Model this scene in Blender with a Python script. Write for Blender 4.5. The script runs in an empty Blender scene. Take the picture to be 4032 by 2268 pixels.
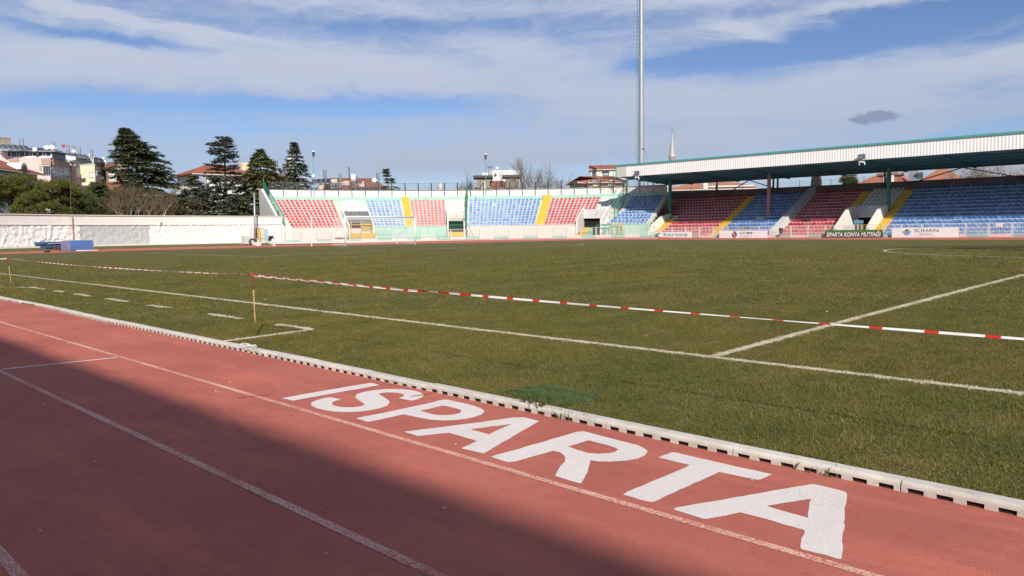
import bpy, math, random
import numpy as np
from mathutils import Vector, Matrix, noise as mnoise
S = bpy.context.scene
COL = S.collection
# ------------------------------------------------------------------ camera
CAM_F = 3069.674            # focal length in photo pixels (4032 wide)
YAW, PITCH, ROLL = 0.7795795, -0.0732610, -0.0124319
CAM = Vector((4.42987, -7.59346, 1.43235))
HW, HL = 33.1562, 51.8629   # half width and half length of the pitch
BCX, BCY = -42.2, 33.16     # centre of the far bend of the track
_f = Vector((-math.sin(YAW)*math.cos(PITCH), math.cos(YAW)*math.cos(PITCH), math.sin(PITCH)))
_r0 = Vector((math.cos(YAW), math.sin(YAW), 0.0)); _u0 = _r0.cross(_f)
_c, _s = math.cos(ROLL), math.sin(ROLL)
_r = _c*_r0 + _s*_u0; _u = -_s*_r0 + _c*_u0
cd = bpy.data.cameras.new('camera'); cam = bpy.data.objects.new('camera', cd); COL.objects.link(cam)
cam.matrix_world = Matrix(((_r.x, _u.x, -_f.x, CAM.x), (_r.y, _u.y, -_f.y, CAM.y), (_r.z, _u.z, -_f.z, CAM.z), (0, 0, 0, 1)))
cd.sensor_width = 36.0; cd.lens = 36.0*CAM_F/4032.0; cd.clip_start = 0.05; cd.clip_end = 6000
S.camera = cam
# ------------------------------------------------------------------ light
SUN_TO = Vector((1.05013, -0.67080, 0.82079)).normalized()     # direction to the sun (from the stake's shadow)
S.view_settings.view_transform = 'Standard'; S.view_settings.look = 'None'
S.view_settings.exposure = 0.30; S.view_settings.gamma = 1.0; S.view_settings.use_curve_mapping = False
sl = bpy.data.lights.new('sun', 'SUN'); sl.energy = 4.4; sl.angle = math.radians(0.6); sl.color = (1.0, 0.93, 0.83)
so = bpy.data.objects.new('sun', sl); COL.objects.link(so)
so.rotation_euler = SUN_TO.to_track_quat('Z', 'Y').to_euler()
so.location = (60, -60, 60)
W = bpy.data.worlds.new('World'); S.world = W; W.use_nodes = True

class NT:
    """small helper round a node tree"""
    def __init__(s, nt): s.nt = nt; s.n = nt.nodes; s.l = nt.links
    def new(s, t, **kw):
        n = s.n.new(t)
        for k, v in kw.items():
            if k.startswith('i_'): n.inputs[k[2:].replace('_', ' ')].default_value = v
            else: setattr(n, k, v)
        return n
    def link(s, a, b): s.l.new(a, b)
    def val(s, x, sock):
        if hasattr(x, 'links') or hasattr(x, 'is_linked'): s.l.new(x, sock)
        else: sock.default_value = x
    def math(s, op, a, b=0.0, c=0.0, clamp=False):
        n = s.n.new('ShaderNodeMath'); n.operation = op; n.use_clamp = clamp
        for i, v in enumerate((a, b, c)): s.val(v, n.inputs[i])
        return n.outputs[0]
    def noise(s, vec, scale, detail=3, rough=0.5, dist=0.0):
        n = s.n.new('ShaderNodeTexNoise'); n.inputs['Scale'].default_value = scale
        n.inputs['Detail'].default_value = detail; n.inputs['Roughness'].default_value = rough; n.inputs['Distortion'].default_value = dist
        s.l.new(vec, n.inputs['Vector']); return n.outputs['Fac']
    def smooth(s, x, a, b, lo=0.0, hi=1.0):
        n = s.n.new('ShaderNodeMapRange'); n.interpolation_type = 'SMOOTHSTEP'
        s.val(x, n.inputs[0]); n.inputs[1].default_value = a; n.inputs[2].default_value = b
        n.inputs[3].default_value = lo; n.inputs[4].default_value = hi; return n.outputs[0]
    def mix(s, fac, a, b, blend='MIX'):
        n = s.n.new('ShaderNodeMix'); n.data_type = 'RGBA'; n.blend_type = blend
        s.val(fac, n.inputs[0])
        for v, k in ((a, 6), (b, 7)):
            if isinstance(v, (tuple, list)): n.inputs[k].default_value = (*v[:3], 1)
            else: s.l.new(v, n.inputs[k])
        return n.outputs[2]
    def mapping(s, vec, scale=(1, 1, 1), rot=(0, 0, 0), loc=(0, 0, 0)):
        n = s.n.new('ShaderNodeMapping'); n.inputs['Scale'].default_value = scale; n.inputs['Rotation'].default_value = rot
        n.inputs['Location'].default_value = loc; s.l.new(vec, n.inputs['Vector']); return n.outputs[0]

def build_sky():
    t = NT(W.node_tree); t.n.clear()
    out = t.new('ShaderNodeOutputWorld'); bg = t.new('ShaderNodeBackground'); bg.inputs['Strength'].default_value = 0.1
    sky = t.new('ShaderNodeTexSky', sky_type='NISHITA', sun_disc=False)
    sky.sun_elevation = math.radians(33.4); sky.sun_rotation = math.atan2(SUN_TO.x, SUN_TO.y)
    sky.altitude = 1000; sky.air_density = 1.0; sky.dust_density = 0.4; sky.ozone_density = 2.0
    g = t.new('ShaderNodeTexCoord').outputs['Generated']
    # turn so that +Y of the cloud frame is the compass heading of the valley the clouds lie across
    v = t.mapping(g, rot=(0, 0, -YAW))
    sp = t.new('ShaderNodeSeparateXYZ'); t.link(v, sp.inputs[0]); x, y, z = sp.outputs
    zc = t.math('ADD', t.math('MAXIMUM', z, 0.0), 0.05)
    # cirrus sheet projected on a plane high above
    px = t.math('DIVIDE', x, zc); py = t.math('DIVIDE', y, zc)
    cv = t.new('ShaderNodeCombineXYZ'); t.link(px, cv.inputs[0]); t.link(py, cv.inputs[1]); plane = cv.outputs[0]
    az = t.math('ARCTAN2', x, y); el = t.math('ARCSINE', z)
    ce = t.new('ShaderNodeCombineXYZ'); t.link(az, ce.inputs[0]); t.link(el, ce.inputs[1]); ang = ce.outputs[0]
    n1 = t.noise(t.mapping(plane, (0.55, 1.0, 1), (0, 0, 0.12)), 0.75, 9, 0.62, 0.5)
    n2 = t.noise(t.mapping(plane, (0.22, 1.6, 1), (0, 0, 0.2), (3, 1, 0)), 1.0, 6, 0.6, 0.6)
    n3 = t.noise(t.mapping(ang, (2.2, 8.0, 1), (0, 0, 0.05), (5, 2, 0)), 2.2, 8, 0.62, 0.7)
    # wide soft streaks of cloud and gaps, each with its own heading and height: (az, el, half width, half height, tilt, weight)
    wob = t.math('MULTIPLY', t.math('SUBTRACT', n3, 0.5), 0.05)
    acc = None
    for (a0, e0, wa, we, tilt, wt) in SKY_BANDS:
        a0, e0, wa, we = [math.radians(k) for k in (a0, e0, wa, we)]
        da = t.math('SUBTRACT', az, a0)
        de = t.math('ADD', t.math('SUBTRACT', t.math('SUBTRACT', el, e0), t.math('MULTIPLY', da, tilt)), wob)
        q = t.math('ADD', t.math('POWER', t.math('ABSOLUTE', t.math('DIVIDE', da, wa)), 2.0), t.math('POWER', t.math('ABSOLUTE', t.math('DIVIDE', de, we)), 2.0))
        e = t.math('MULTIPLY', t.math('EXPONENT', t.math('MULTIPLY', q, -1.0)), wt)
        acc = e if acc is None else t.math('ADD', acc, e)
    base = t.math('ADD', t.math('MULTIPLY', n1, 0.55), t.math('MULTIPLY', n2, 0.25))
    base = t.math('ADD', base, t.math('MULTIPLY', n3, 0.30))
    n4 = t.noise(t.mapping(ang, (5.0, 14.0, 1), (0, 0, -0.1), (1, 7, 0)), 3.2, 8, 0.68, 0.9)
    base = t.math('ADD', base, t.math('MULTIPLY', t.math('SUBTRACT', n4, 0.5), 0.55))
    m = t.math('ADD', base, acc)
    mask = t.smooth(m, 0.25, 0.92, 0.0, 0.95)
    low = t.smooth(el, 0.02, 0.30)
    cloud = t.mix(low, (3.45, 3.92, 5.0), (4.65, 5.05, 6.05))
    shade = t.math('ADD', 0.90, t.math('MULTIPLY', n1, 0.2))
    cs = t.new('ShaderNodeMix'); cs.data_type = 'RGBA'; cs.blend_type = 'MULTIPLY'; cs.inputs[0].default_value = 1.0
    t.link(cloud, cs.inputs[6]); cc = t.new('ShaderNodeCombineColor')
    for k in range(3): t.link(shade, cc.inputs[k])
    t.link(cc.outputs[0], cs.inputs[7])
    blue = t.mix(1.0, sky.outputs[0], SKY_TINT, 'MULTIPLY')
    col = t.mix(mask, blue, cs.outputs[2])
    # one small ragged grey cloud low on the right
    a0, e0 = math.radians(24.9), math.radians(7.1)
    nd = t.noise(t.mapping(ang, (1, 1.6, 1)), 60, 4, 0.6)
    q = t.math('ADD', t.math('POWER', t.math('DIVIDE', t.math('SUBTRACT', az, a0), 0.029), 2.0), t.math('POWER', t.math('DIVIDE', t.math('SUBTRACT', el, e0), 0.0078), 2.0))
    dk = t.smooth(t.math('ADD', q, t.math('MULTIPLY', t.math('SUBTRACT', nd, 0.5), 2.6)), 1.15, 0.35, 0.0, 0.72)
    col = t.mix(dk, col, (1.75, 2.15, 3.35))
    t.link(col, bg.inputs['Color']); t.link(bg.outputs[0], out.inputs['Surface'])
# heading and height in degrees from the middle of the view
SKY_TINT = (0.60, 0.645, 0.79)
def SB(x, y, hw, hh, tilt, wt):
    """a soft streak given where it is seen from the stadium (1024 x 576 picture): to heading and height in degrees"""
    az = math.atan((x-512)/779.6); hy = 227.6-0.0190*(x-512)
    el = lambda yy: math.degrees(math.atan((hy-yy)/779.6*math.cos(az)))
    return (math.degrees(az), el(y), hw*0.0735*math.cos(az)**2, abs(el(y)-el(y+hh)), tilt, wt)
SKY_BANDS = [
    # pale bands
    SB(70, 66, 190, 24, 0.02, 0.42), SB(380, 74, 200, 22, -0.06, 0.40), SB(620, 92, 150, 24, -0.05, 0.30), SB(900, 78, 190, 22, 0.10, 0.46), SB(990, 52, 70, 12, 0.25, 0.22),
    SB(110, 17, 170, 4.5, -0.10, 0.55), SB(330, 8, 120, 8, -0.04, 0.18), SB(520, 50, 90, 14, -0.25, 0.24), SB(755, 34, 45, 7, -0.30, 0.34), SB(512, 150, 700, 22, 0.02, 0.20), SB(460, 158, 110, 8, 0.03, 0.25), SB(860, 6, 170, 7, 0.06, 0.30), SB(640, 6, 140, 8, 0.0, 0.22),
    # blue gaps
    SB(330, 106, 170, 9, 0.02, -0.55), SB(110, 110, 120, 7, 0.0, -0.30), SB(150, 44, 70, 6, -0.03, -0.34), SB(90, 34, 90, 5, -0.05, -0.26), SB(800, 46, 190, 15, 0.10, -0.50), SB(900, 32, 110, 12, 0.12, -0.46), SB(1010, 36, 90, 14, 0.05, -0.30), SB(690, 62, 80, 9, 0.03, -0.34),
    SB(960, 134, 100, 9, 0.16, -0.38), SB(840, 150, 90, 7, 0.10, -0.22), SB(420, 28, 110, 9, 0.05, -0.16), SB(240, 128, 200, 6, 0.0, -0.16)]
build_sky()

# ------------------------------------------------------------------ placing helpers
def ray(px, py): return _f + _r*((px-2016)/CAM_F) - _u*((py-1134)/CAM_F)
def on_z(px, py, z=0.0): d = ray(px, py); return CAM + d*((z-CAM.z)/d.z)
def on_y(px, py, Y): d = ray(px, py); return CAM + d*((Y-CAM.y)/d.y)
def at(px, py, D): d = ray(px, py); return CAM + d*(D/math.hypot(d.x, d.y))
def on_r(px, py, rad):
    d = ray(px, py); a = d.x**2+d.y**2; ex, ey = CAM.x-BCX, CAM.y-BCY
    b = 2*(d.x*ex+d.y*ey); c = ex*ex+ey*ey-rad*rad
    return CAM + d*((-b+math.sqrt(max(0, b*b-4*a*c)))/(2*a))
def pol(rad, deg, z): a = math.radians(deg); return Vector((BCX+rad*math.cos(a), BCY+rad*math.sin(a), z))
def sst(x, a, b):
    t = min(1, max(0, (x-a)/(b-a))); return t*t*(3-2*t)
def ground_z(x, y):
    """the pitch is crowned; the far track and the foot of the end wall lie a little higher"""
    c = 0.286*max(0.0, 1-((y-HW)/HW)**2)*(1-0.55*sst(-x, 55, 68))*(1-sst(abs(x), 70, 76))
    c += 0.16*sst(y, 48, 68)
    rr = math.hypot(x-BCX, y-BCY) if x < BCX else abs(y-BCY)
    if x < BCX or y > BCY: c += 0.10*sst(rr, 44.6, 46.0)+0.30*sst(rr, 46.2, 48.2)*(1 if x < BCX else 0.3)
    return c

# ------------------------------------------------------------------ mesh helper
class MB:
    def __init__(s): s.v = []; s.f = []; s.m = []
    def add(s, vs, fs, m=0):
        o = len(s.v); s.v += [tuple(p) for p in vs]; s.f += [tuple(o+i for i in f) for f in fs]; s.m += [m]*len(fs)
    def quad(s, a, b, c, d, m=0): s.add((a, b, c, d), ((0, 1, 2, 3),), m)
    def hexa(s, p, m=0):
        """p: bottom four then top four, both counter-clockwise from above"""
        s.add(p, ((3, 2, 1, 0), (4, 5, 6, 7), (0, 1, 5, 4), (1, 2, 6, 5), (2, 3, 7, 6), (3, 0, 4, 7)), m)
    def box(s, x0, y0, z0, x1, y1, z1, m=0):
        s.hexa(((x0, y0, z0), (x1, y0, z0), (x1, y1, z0), (x0, y1, z0), (x0, y0, z1), (x1, y0, z1), (x1, y1, z1), (x0, y1, z1)), m)
    def bar(s, a, b, w, h=None, m=0, up=Vector((0, 0, 1))):
        a = Vector(a); b = Vector(b); h = w if h is None else h; d = (b-a).normalized()
        if abs(d.dot(up)) > 0.98: up = Vector((1, 0, 0))
        sx = d.cross(up).normalized()*w/2; sz = sx.cross(d).normalized()*h/2
        s.hexa((a-sx-sz, a+sx-sz, b+sx-sz, b-sx-sz, a-sx+sz, a+sx+sz, b+sx+sz, b-sx+sz), m)
    def tube(s, pts, rad, n=8, m=0, caps=True):
        pts = [Vector(p) for p in pts]; k = len(pts); rad = rad if hasattr(rad, '__len__') else [rad]*k
        vs = []; fs = []; ref = None
        for i, p in enumerate(pts):
            d = (pts[min(i+1, k-1)]-pts[max(i-1, 0)]).normalized()
            if ref is None: ref = Vector((1, 0, 0)) if abs(d.x) < 0.9 else Vector((0, 1, 0))
            a = d.cross(ref).normalized(); b = d.cross(a); ref = ref-d*ref.dot(d) if abs(ref.dot(d)) < 0.95 else ref
            for j in range(n):
                t = 2*math.pi*j/n; vs.append(p+a*(math.cos(t)*rad[i])+b*(math.sin(t)*rad[i]))
        for i in range(k-1):
            for j in range(n):
                q = i*n+j; q2 = i*n+(j+1) % n; fs.append((q, q2, q2+n, q+n))
        if caps: fs.append(tuple(range(n))[::-1]); fs.append(tuple(range((k-1)*n, k*n)))
        s.add(vs, fs, m)
    def lathe(s, c, prof, n=16, m=0, axis=None):
        """prof: (radius, height) from bottom to top round a vertical axis through c"""
        c = Vector(c); vs = []; fs = []; k = len(prof)
        for (rr, h) in prof:
            for j in range(n):
                t = 2*math.pi*j/n; p = Vector((rr*math.cos(t), rr*math.sin(t), h))
                vs.append(c+(axis @ p if axis else p))
        for i in range(k-1):
            for j in range(n):
                q = i*n+j; q2 = i*n+(j+1) % n; fs.append((q, q2, q2+n, q+n))
        fs.append(tuple(range(n))[::-1]); fs.append(tuple(range((k-1)*n, k*n)))
        s.add(vs, fs, m)
    def arc(s, r0, r1, a0, a1, z0, z1, n, m=0):
        """a box bent round the bend centre (degrees)"""
        vs = []; fs = []
        for i in range(n+1):
            a = a0+(a1-a0)*i/n; vs += [pol(r0, a, z0), pol(r1, a, z0), pol(r1, a, z1), pol(r0, a, z1)]
        for i in range(n):
            o = 4*i
            for j in range(4): fs.append((o+j, o+(j+1) % 4, o+4+(j+1) % 4, o+4+j))
        fs.append((3, 2, 1, 0)); fs.append((4*n, 4*n+1, 4*n+2, 4*n+3))
        if a1 < a0: fs = [f[::-1] for f in fs]
        fs = [f[::-1] for f in fs]
        s.add(vs, fs, m)
    def prism(s, poly, depth, m=0):
        """closed polygon (3-D, planar, counter-clockwise seen against depth) pushed along the vector depth"""
        n = len(poly); poly = [Vector(p) for p in poly]; d = Vector(depth)
        vs = poly+[p+d for p in poly]
        fs = [tuple(range(n))[::-1], tuple(range(n, 2*n))]+[(i, (i+1) % n, n+(i+1) % n, n+i) for i in range(n)]
        s.add(vs, fs, m)
    def build(s, name, mats, parent=None, smooth=False, fix=False):
        me = bpy.data.meshes.new(name); me.from_pydata(s.v, [], s.f)
        if not isinstance(mats, (list, tuple)): mats = [mats]
        for m in mats: me.materials.append(m)
        if len(mats) > 1: me.polygons.foreach_set('material_index', s.m)
        if smooth: me.polygons.foreach_set('use_smooth', [True]*len(s.f))
        if fix:
            import bmesh
            bm = bmesh.new(); bm.from_mesh(me); bmesh.ops.recalc_face_normals(bm, faces=bm.faces); bm.to_mesh(me); bm.free()
        me.update()
        return link(name, me, parent)
def link(name, data, parent=None, loc=None, rz=0.0):
    o = bpy.data.objects.new(name, data); COL.objects.link(o)
    if parent is not None: o.parent = parent
    if loc is not None: o.location = loc
    if rz: o.rotation_euler = (0, 0, rz)
    if parent is not None and parent.type == 'EMPTY': o.matrix_parent_inverse = Matrix.Translation(-parent.location)
    return o
def thing(name, label, cat, loc, group=None, kind=None):
    o = bpy.data.objects.new(name, None); COL.objects.link(o); o.location = loc; o.empty_display_size = 0.3
    o['label'] = label; o['category'] = cat
    if group: o['group'] = group
    if kind: o['kind'] = kind
    return o
def tag(o, label=None, cat=None, group=None, kind=None):
    if label: o['label'] = label
    if cat: o['category'] = cat
    if group: o['group'] = group
    if kind: o['kind'] = kind
    return o
def structure(o): o['kind'] = 'structure'; return o

# ------------------------------------------------------------------ materials
MATS = {}
def mat(name, col, rough=0.7, col2=None, scale=4.0, amount=0.5, bump=0.0, bscale=30.0, metal=0.0, spec=0.4, stain=0.0, detail=4, trans=0.0, island=0.0):
    """plain surface: a base colour broken up by noise, streaky dirt and fine relief"""
    if name in MATS: return MATS[name]
    m = bpy.data.materials.new(name); m.use_nodes = True; t = NT(m.node_tree); b = t.n['Principled BSDF']
    b.inputs['Roughness'].default_value = rough; b.inputs['Metallic'].default_value = metal
    b.inputs['Specular IOR Level'].default_value = spec
    pos = t.new('ShaderNodeNewGeometry').outputs['Position']
    c2 = col2 if col2 else tuple(k*0.8 for k in col)
    n = t.noise(pos, scale, detail, 0.6)
    c = t.mix(t.smooth(n, 0.5-amount/2, 0.5+amount/2), col, c2)
    if stain:
        n2 = t.noise(t.mapping(pos, (1.6, 1.6, 0.22)), 1.6, 5, 0.65)
        c = t.mix(t.smooth(n2, 0.5, 0.78, 0.0, stain), c, tuple(k*0.45 for k in col))
    if island:
        ri = t.new('ShaderNodeNewGeometry').outputs['Random Per Island']
        c = t.mix(t.math('MULTIPLY', ri, island), c, tuple(k*0.35 for k in col))
    t.link(c, b.inputs['Base Color'])
    if bump:
        bn = t.new('ShaderNodeBump'); bn.inputs['Strength'].default_value = 1.0; bn.inputs['Distance'].default_value = bump
        t.link(t.noise(pos, bscale, 4, 0.6), bn.inputs['Height']); t.link(bn.outputs[0], b.inputs['Normal'])
    if trans:
        b.inputs['Transmission Weight'].default_value = trans
    MATS[name] = m; return m
# ------------------------------------------------------------------ ground
def grass_colour(t, pos):
    """olive winter turf: broad patches, small tufts, single blades; shared by the sheet and the blades"""
    a = t.noise(pos, 0.26, 5, 0.65); b = t.noise(pos, 1.3, 5, 0.65); c = t.noise(pos, 11.0, 4, 0.7)
    st = t.noise(t.mapping(pos, (0.9, 0.25, 1), (0, 0, 0.5)), 0.9, 4, 0.6)
    col = t.mix(t.smooth(a, 0.36, 0.64), GRASS_A, GRASS_B)
    col = t.mix(t.smooth(b, 0.45, 0.72, 0.0, 0.75), col, GRASS_C)
    col = t.mix(t.smooth(t.math('SUBTRACT', 1.0, b), 0.52, 0.75, 0.0, 0.7), col, GRASS_D)
    dk = t.noise(pos, 0.62, 4, 0.7); col = t.mix(t.smooth(dk, 0.56, 0.72, 0.0, 0.75), col, (0.066, 0.088, 0.016)); col = t.mix(t.smooth(dk, 0.44, 0.30, 0.0, 0.6), col, (0.175, 0.130, 0.045))
    col = t.mix(t.smooth(st, 0.48, 0.72, 0.0, 0.65), col, GRASS_D)
    return col, c
GRASS_A = (0.136, 0.116, 0.028); GRASS_B = (0.100, 0.103, 0.022); GRASS_C = (0.182, 0.142, 0.050); GRASS_D = (0.056, 0.074, 0.015)
def grass_mat(name, gain=1.0, blades=False):
    m = bpy.data.materials.new(name); m.use_nodes = True; t = NT(m.node_tree); b = t.n['Principled BSDF']
    b.inputs['Roughness'].default_value = 0.75; b.inputs['Specular IOR Level'].default_value = 0.15
    pos = t.new('ShaderNodeNewGeometry').outputs['Position']
    col, c = grass_colour(t, pos)
    if blades:
        ri = t.new('ShaderNodeNewGeometry').outputs['Random Per Island']
        col = t.mix(t.smooth(ri, 0.70, 1.0, 0.0, 0.5), col, (0.25, 0.205, 0.085))
        col = t.mix(t.smooth(ri, 0.25, 0.0, 0.0, 0.45), col, (0.040, 0.050, 0.012))
    else:
        f = t.noise(pos, 46.0, 3, 0.7)
        col = t.mix(t.smooth(c, 0.48, 0.70, 0.0, 0.6), col, (0.19, 0.155, 0.062))
        col = t.mix(t.smooth(f, 0.56, 0.40, 0.0, 0.55), col, (0.045, 0.05, 0.014))
        bn = t.new('ShaderNodeBump'); bn.inputs['Distance'].default_value = 0.03; bn.inputs['Strength'].default_value = 0.9
        t.link(t.math('ADD', f, t.math('MULTIPLY', c, 1.5)), bn.inputs['Height']); t.link(bn.outputs[0], b.inputs['Normal'])
    g = t.mix(1.0, col, (gain, gain, gain), 'MULTIPLY'); t.link(g, b.inputs['Base Color'])
    return m
def track_mat():
    m = bpy.data.materials.new('red_track_rubber'); m.use_nodes = True; t = NT(m.node_tree); b = t.n['Principled BSDF']
    b.inputs['Roughness'].default_value = 0.85; b.inputs['Specular IOR Level'].default_value = 0.2
    pos = t.new('ShaderNodeNewGeometry').outputs['Position']
    a = t.noise(pos, 0.7, 5, 0.6); s = t.noise(t.mapping(pos, (0.5, 2.4, 1)), 0.9, 5, 0.65); g = t.noise(pos, 95, 4, 0.8); g2 = t.noise(pos, 40, 3, 0.7)
    d = t.noise(t.mapping(pos, (2.0, 3.0, 1)), 1.7, 6, 0.7)
    col = t.mix(t.smooth(a, 0.35, 0.65), (0.485, 0.147, 0.108), (0.405, 0.118, 0.090))
    col = t.mix(t.smooth(s, 0.48, 0.70, 0.0, 0.75), col, (0.60, 0.170, 0.115))
    col = t.mix(t.smooth(d, 0.56, 0.76, 0.0, 0.65), col, (0.31, 0.085, 0.066))
    col = t.mix(t.smooth(g, 0.55, 0.75, 0.0, 0.5), col, (0.72, 0.235, 0.17))
    col = t.mix(t.smooth(g, 0.46, 0.28, 0.0, 0.75), col, (0.20, 0.040, 0.034))
    mt = t.noise(pos, 9.0, 5, 0.7); col = t.mix(t.smooth(mt, 0.52, 0.74, 0.0, 0.35), col, (0.60, 0.185, 0.135)); col = t.mix(t.smooth(mt, 0.48, 0.28, 0.0, 0.40), col, (0.36, 0.075, 0.058))
    # scuffs of old chalk
    sc = t.noise(t.mapping(pos, (7, 3, 1), (0, 0, 0.3)), 1.1, 7, 0.8)
    col = t.mix(t.smooth(sc, 0.67, 0.76, 0.0, 0.45), col, (0.68, 0.36, 0.29))
    t.link(col, b.inputs['Base Color'])
    bn = t.new('ShaderNodeBump'); bn.inputs['Distance'].default_value = 0.0045; bn.inputs['Strength'].default_value = 1.0
    t.link(t.math('ADD', g, t.math('MULTIPLY', g2, 0.5)), bn.inputs['Height']); t.link(bn.outputs[0], b.inputs['Normal'])
    return m
def paint_mat(name, col, under, wear, scale=90):
    """paint rolled over rough rubber: the tops of the grains are white, the pits stay red"""
    m = bpy.data.materials.new(name); m.use_nodes = True; t = NT(m.node_tree); b = t.n['Principled BSDF']
    b.inputs['Roughness'].default_value = 0.7; b.inputs['Specular IOR Level'].default_value = 0.25
    pos = t.new('ShaderNodeNewGeometry').outputs['Position']
    n = t.noise(pos, scale, 4, 0.75); k = t.noise(pos, 5, 4, 0.6)
    c = t.mix(t.smooth(k, 0.4, 0.7), col, tuple(v*0.90 for v in col))
    k2 = t.noise(pos, 1.3, 4, 0.6); w = t.math('ADD', n, t.math('MULTIPLY', t.math('SUBTRACT', t.math('ADD', k, k2), 1.0), 0.28))
    c = t.mix(t.smooth(w, wear+0.06, wear-0.06), c, under); t.link(c, b.inputs['Base Color'])
    bn = t.new('ShaderNodeBump'); bn.inputs['Distance'].default_value = 0.005; t.link(n, bn.inputs['Height']); t.link(bn.outputs[0], b.inputs['Normal'])
    return m
M_GRASS = grass_mat('turf_sheet', 1.12); M_BLADE = grass_mat('turf_blades', 1.05, True)
M_TRACK = track_mat()
M_LETTER = paint_mat('white_track_lettering', (0.77, 0.71, 0.68), (0.64, 0.54, 0.505), 0.43, 90)
M_LANE = paint_mat('worn_lane_paint', (0.74, 0.46, 0.37), (0.48, 0.135, 0.10), 0.49, 70)
M_LANEW = paint_mat('fresh_lane_paint', (0.76, 0.68, 0.62), (0.45, 0.26, 0.22), 0.40)
M_CHALK = paint_mat('white_turf_paint', (0.62, 0.57, 0.44), (0.20, 0.17, 0.07), 0.45, 60)
M_EARTH = mat('bare_earth', (0.17, 0.145, 0.085), 0.95, (0.09, 0.095, 0.04), 0.6, 0.5, 0.05, 8)

# the earth beyond everything, one sheet to the horizon
mb = MB(); R = 2600
mb.quad((-R, -R, -0.12), (R, -R, -0.12), (R, R, -0.12), (-R, R, -0.12))
structure(mb.build('ground', M_EARTH))

def sheet(name, m, inside, x0, x1, y0, y1, step, lift, poly=None):
    """grid draped over the ground: vertices follow ground_z"""
    mb = MB(); nx = int((x1-x0)/step); ny = int((y1-y0)/step); idx = {}
    def vid(i, j):
        if (i, j) not in idx:
            x = x0+(x1-x0)*i/nx; y = y0+(y1-y0)*j/ny; idx[(i, j)] = len(mb.v); mb.v.append((x, y, ground_z(x, y)+lift))
        return idx[(i, j)]
    for i in range(nx):
        for j in range(ny):
            if inside(x0+(x1-x0)*(i+.5)/nx, y0+(y1-y0)*(j+.5)/ny): mb.f.append((vid(i, j), vid(i+1, j), vid(i+1, j+1), vid(i, j+1))); mb.m.append(0)
    return structure(mb.build(name, m, smooth=True))
# the track: near straight, far straight, the bend on the left and the red apron behind the goal
sheet('running_track', M_TRACK, lambda x, y: y < -2.9 or y > 68.6 or x < -50, -90, 24, -11.5, 80.5, 1.0, 0.0)
# grass bank between the track and the white end wall
mb = MB(); n = 90
prof = [(44.6, 0.006), (45.4, 0.03), (46.3, 0.05), (47.2, 0.04), (48.6, 0.06)]
for i in range(n+1):
    a = 158+(232-158)*i/n
    for (rr, dz) in prof:
        p = pol(rr+(0.12*math.sin(a*1.7)+0.1*math.sin(a*4.1) if rr < 45 else 0), a, 0); mb.v.append((p.x, p.y, ground_z(p.x, p.y)+dz))
k = len(prof)
for i in range(n):
    for j in range(k-1): q = i*k+j; mb.f.append((q, q+k, q+k+1, q+1)); mb.m.append(0)
structure(mb.build('grass_bank', M_GRASS, smooth=True))
# the infield turf, cut to its real outline
EDGE = [(-57.2, 68.9), (-56.5, 62), (-56.0, 55), (-55.9, 47), (-55.6, 40), (-56.0, 33), (-58.5, 27), (-63.5, 22), (-66.5, 17), (-68.2, 11), (-68.0, 7.5)]
for d in range(226, 271, 4): p = pol(36.3, d, 0); EDGE.append((p.x, p.y))
EDGE += [(-42.2, -3.10)]
def edge_x(y):
    for (xa, ya), (xb, yb) in zip(EDGE, EDGE[1:]):
        if yb <= y <= ya: return xa+(xb-xa)*(y-ya)/(yb-ya) if ya != yb else xa
    return -42.2
mb = MB(); ys = list(np.arange(-3.10, 68.9, 0.75))+[68.9]; NXG = 110
for y in ys:
    xe = edge_x(y); xe += 0.15*math.sin(y*1.3)+0.1*math.sin(y*3.7)
    for i in range(NXG+1):
        x = xe+(24-xe)*i/NXG; mb.v.append((x, y, ground_z(x, y)+0.012))
for j in range(len(ys)-1):
    for i in range(NXG): q = j*(NXG+1)+i; mb.f.append((q, q+1, q+NXG+2, q+NXG+1)); mb.m.append(0)
structure(mb.build('football_pitch_grass', M_GRASS, smooth=True))

# ---- pitch markings: thin strips draped on the turf
LINES = []          # (kind, data) for keeping green blades off the paint
def strip(name, pts, w, m, lift=0.02, closed=False, step=0.7, kind='structure'):
    P = []
    for a, b in zip(pts, pts[1:]):
        a = Vector(a); b = Vector(b); n = max(1, int((b-a).length/step))
        for i in range(n): P.append(a+(b-a)*i/n)
    P.append(Vector(pts[-1])); mb = MB()
    for i, p in enumerate(P):
        d = (P[min(i+1, len(P)-1)]-P[max(i-1, 0)]).normalized(); s = Vector((-d.y, d.x))*(w/2)
        for q in (p-s, p+s): mb.v.append((q.x, q.y, ground_z(q.x, q.y)+lift))
    for i in range(len(P)-1): mb.f.append((2*i, 2*i+2, 2*i+3, 2*i+1)); mb.m.append(0)
    return tag(mb.build(name, m), kind=kind)
PAINT = []
def pline(name, pts, w): PAINT.append((pts, w)); return strip(name, pts, w, M_CHALK)
pline('touchline', [(-HL, 0), (24, 0)], 0.115)
pline('halfway_line', [(0, 0.05), (0, 66.3)], 0.115)
pline('goal_line', [(-HL, 0), (-HL, 66.3)], 0.12)
pline('far_touchline', [(-HL, 66.3), (24, 66.3)], 0.12)
pline('centre_circle', [(9.15*math.cos(t), HW+9.15*math.sin(t)) for t in np.linspace(0, 2*math.pi, 73)], 0.13)
pline('penalty_area_line', [(-HL, HW-20.16), (-HL+16.5, HW-20.16), (-HL+16.5, HW+20.16), (-HL, HW+20.16)], 0.13)
pline('goal_area_line', [(-HL, HW-9.16), (-HL+5.5, HW-9.16), (-HL+5.5, HW+9.16), (-HL, HW+9.16)], 0.12)
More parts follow.
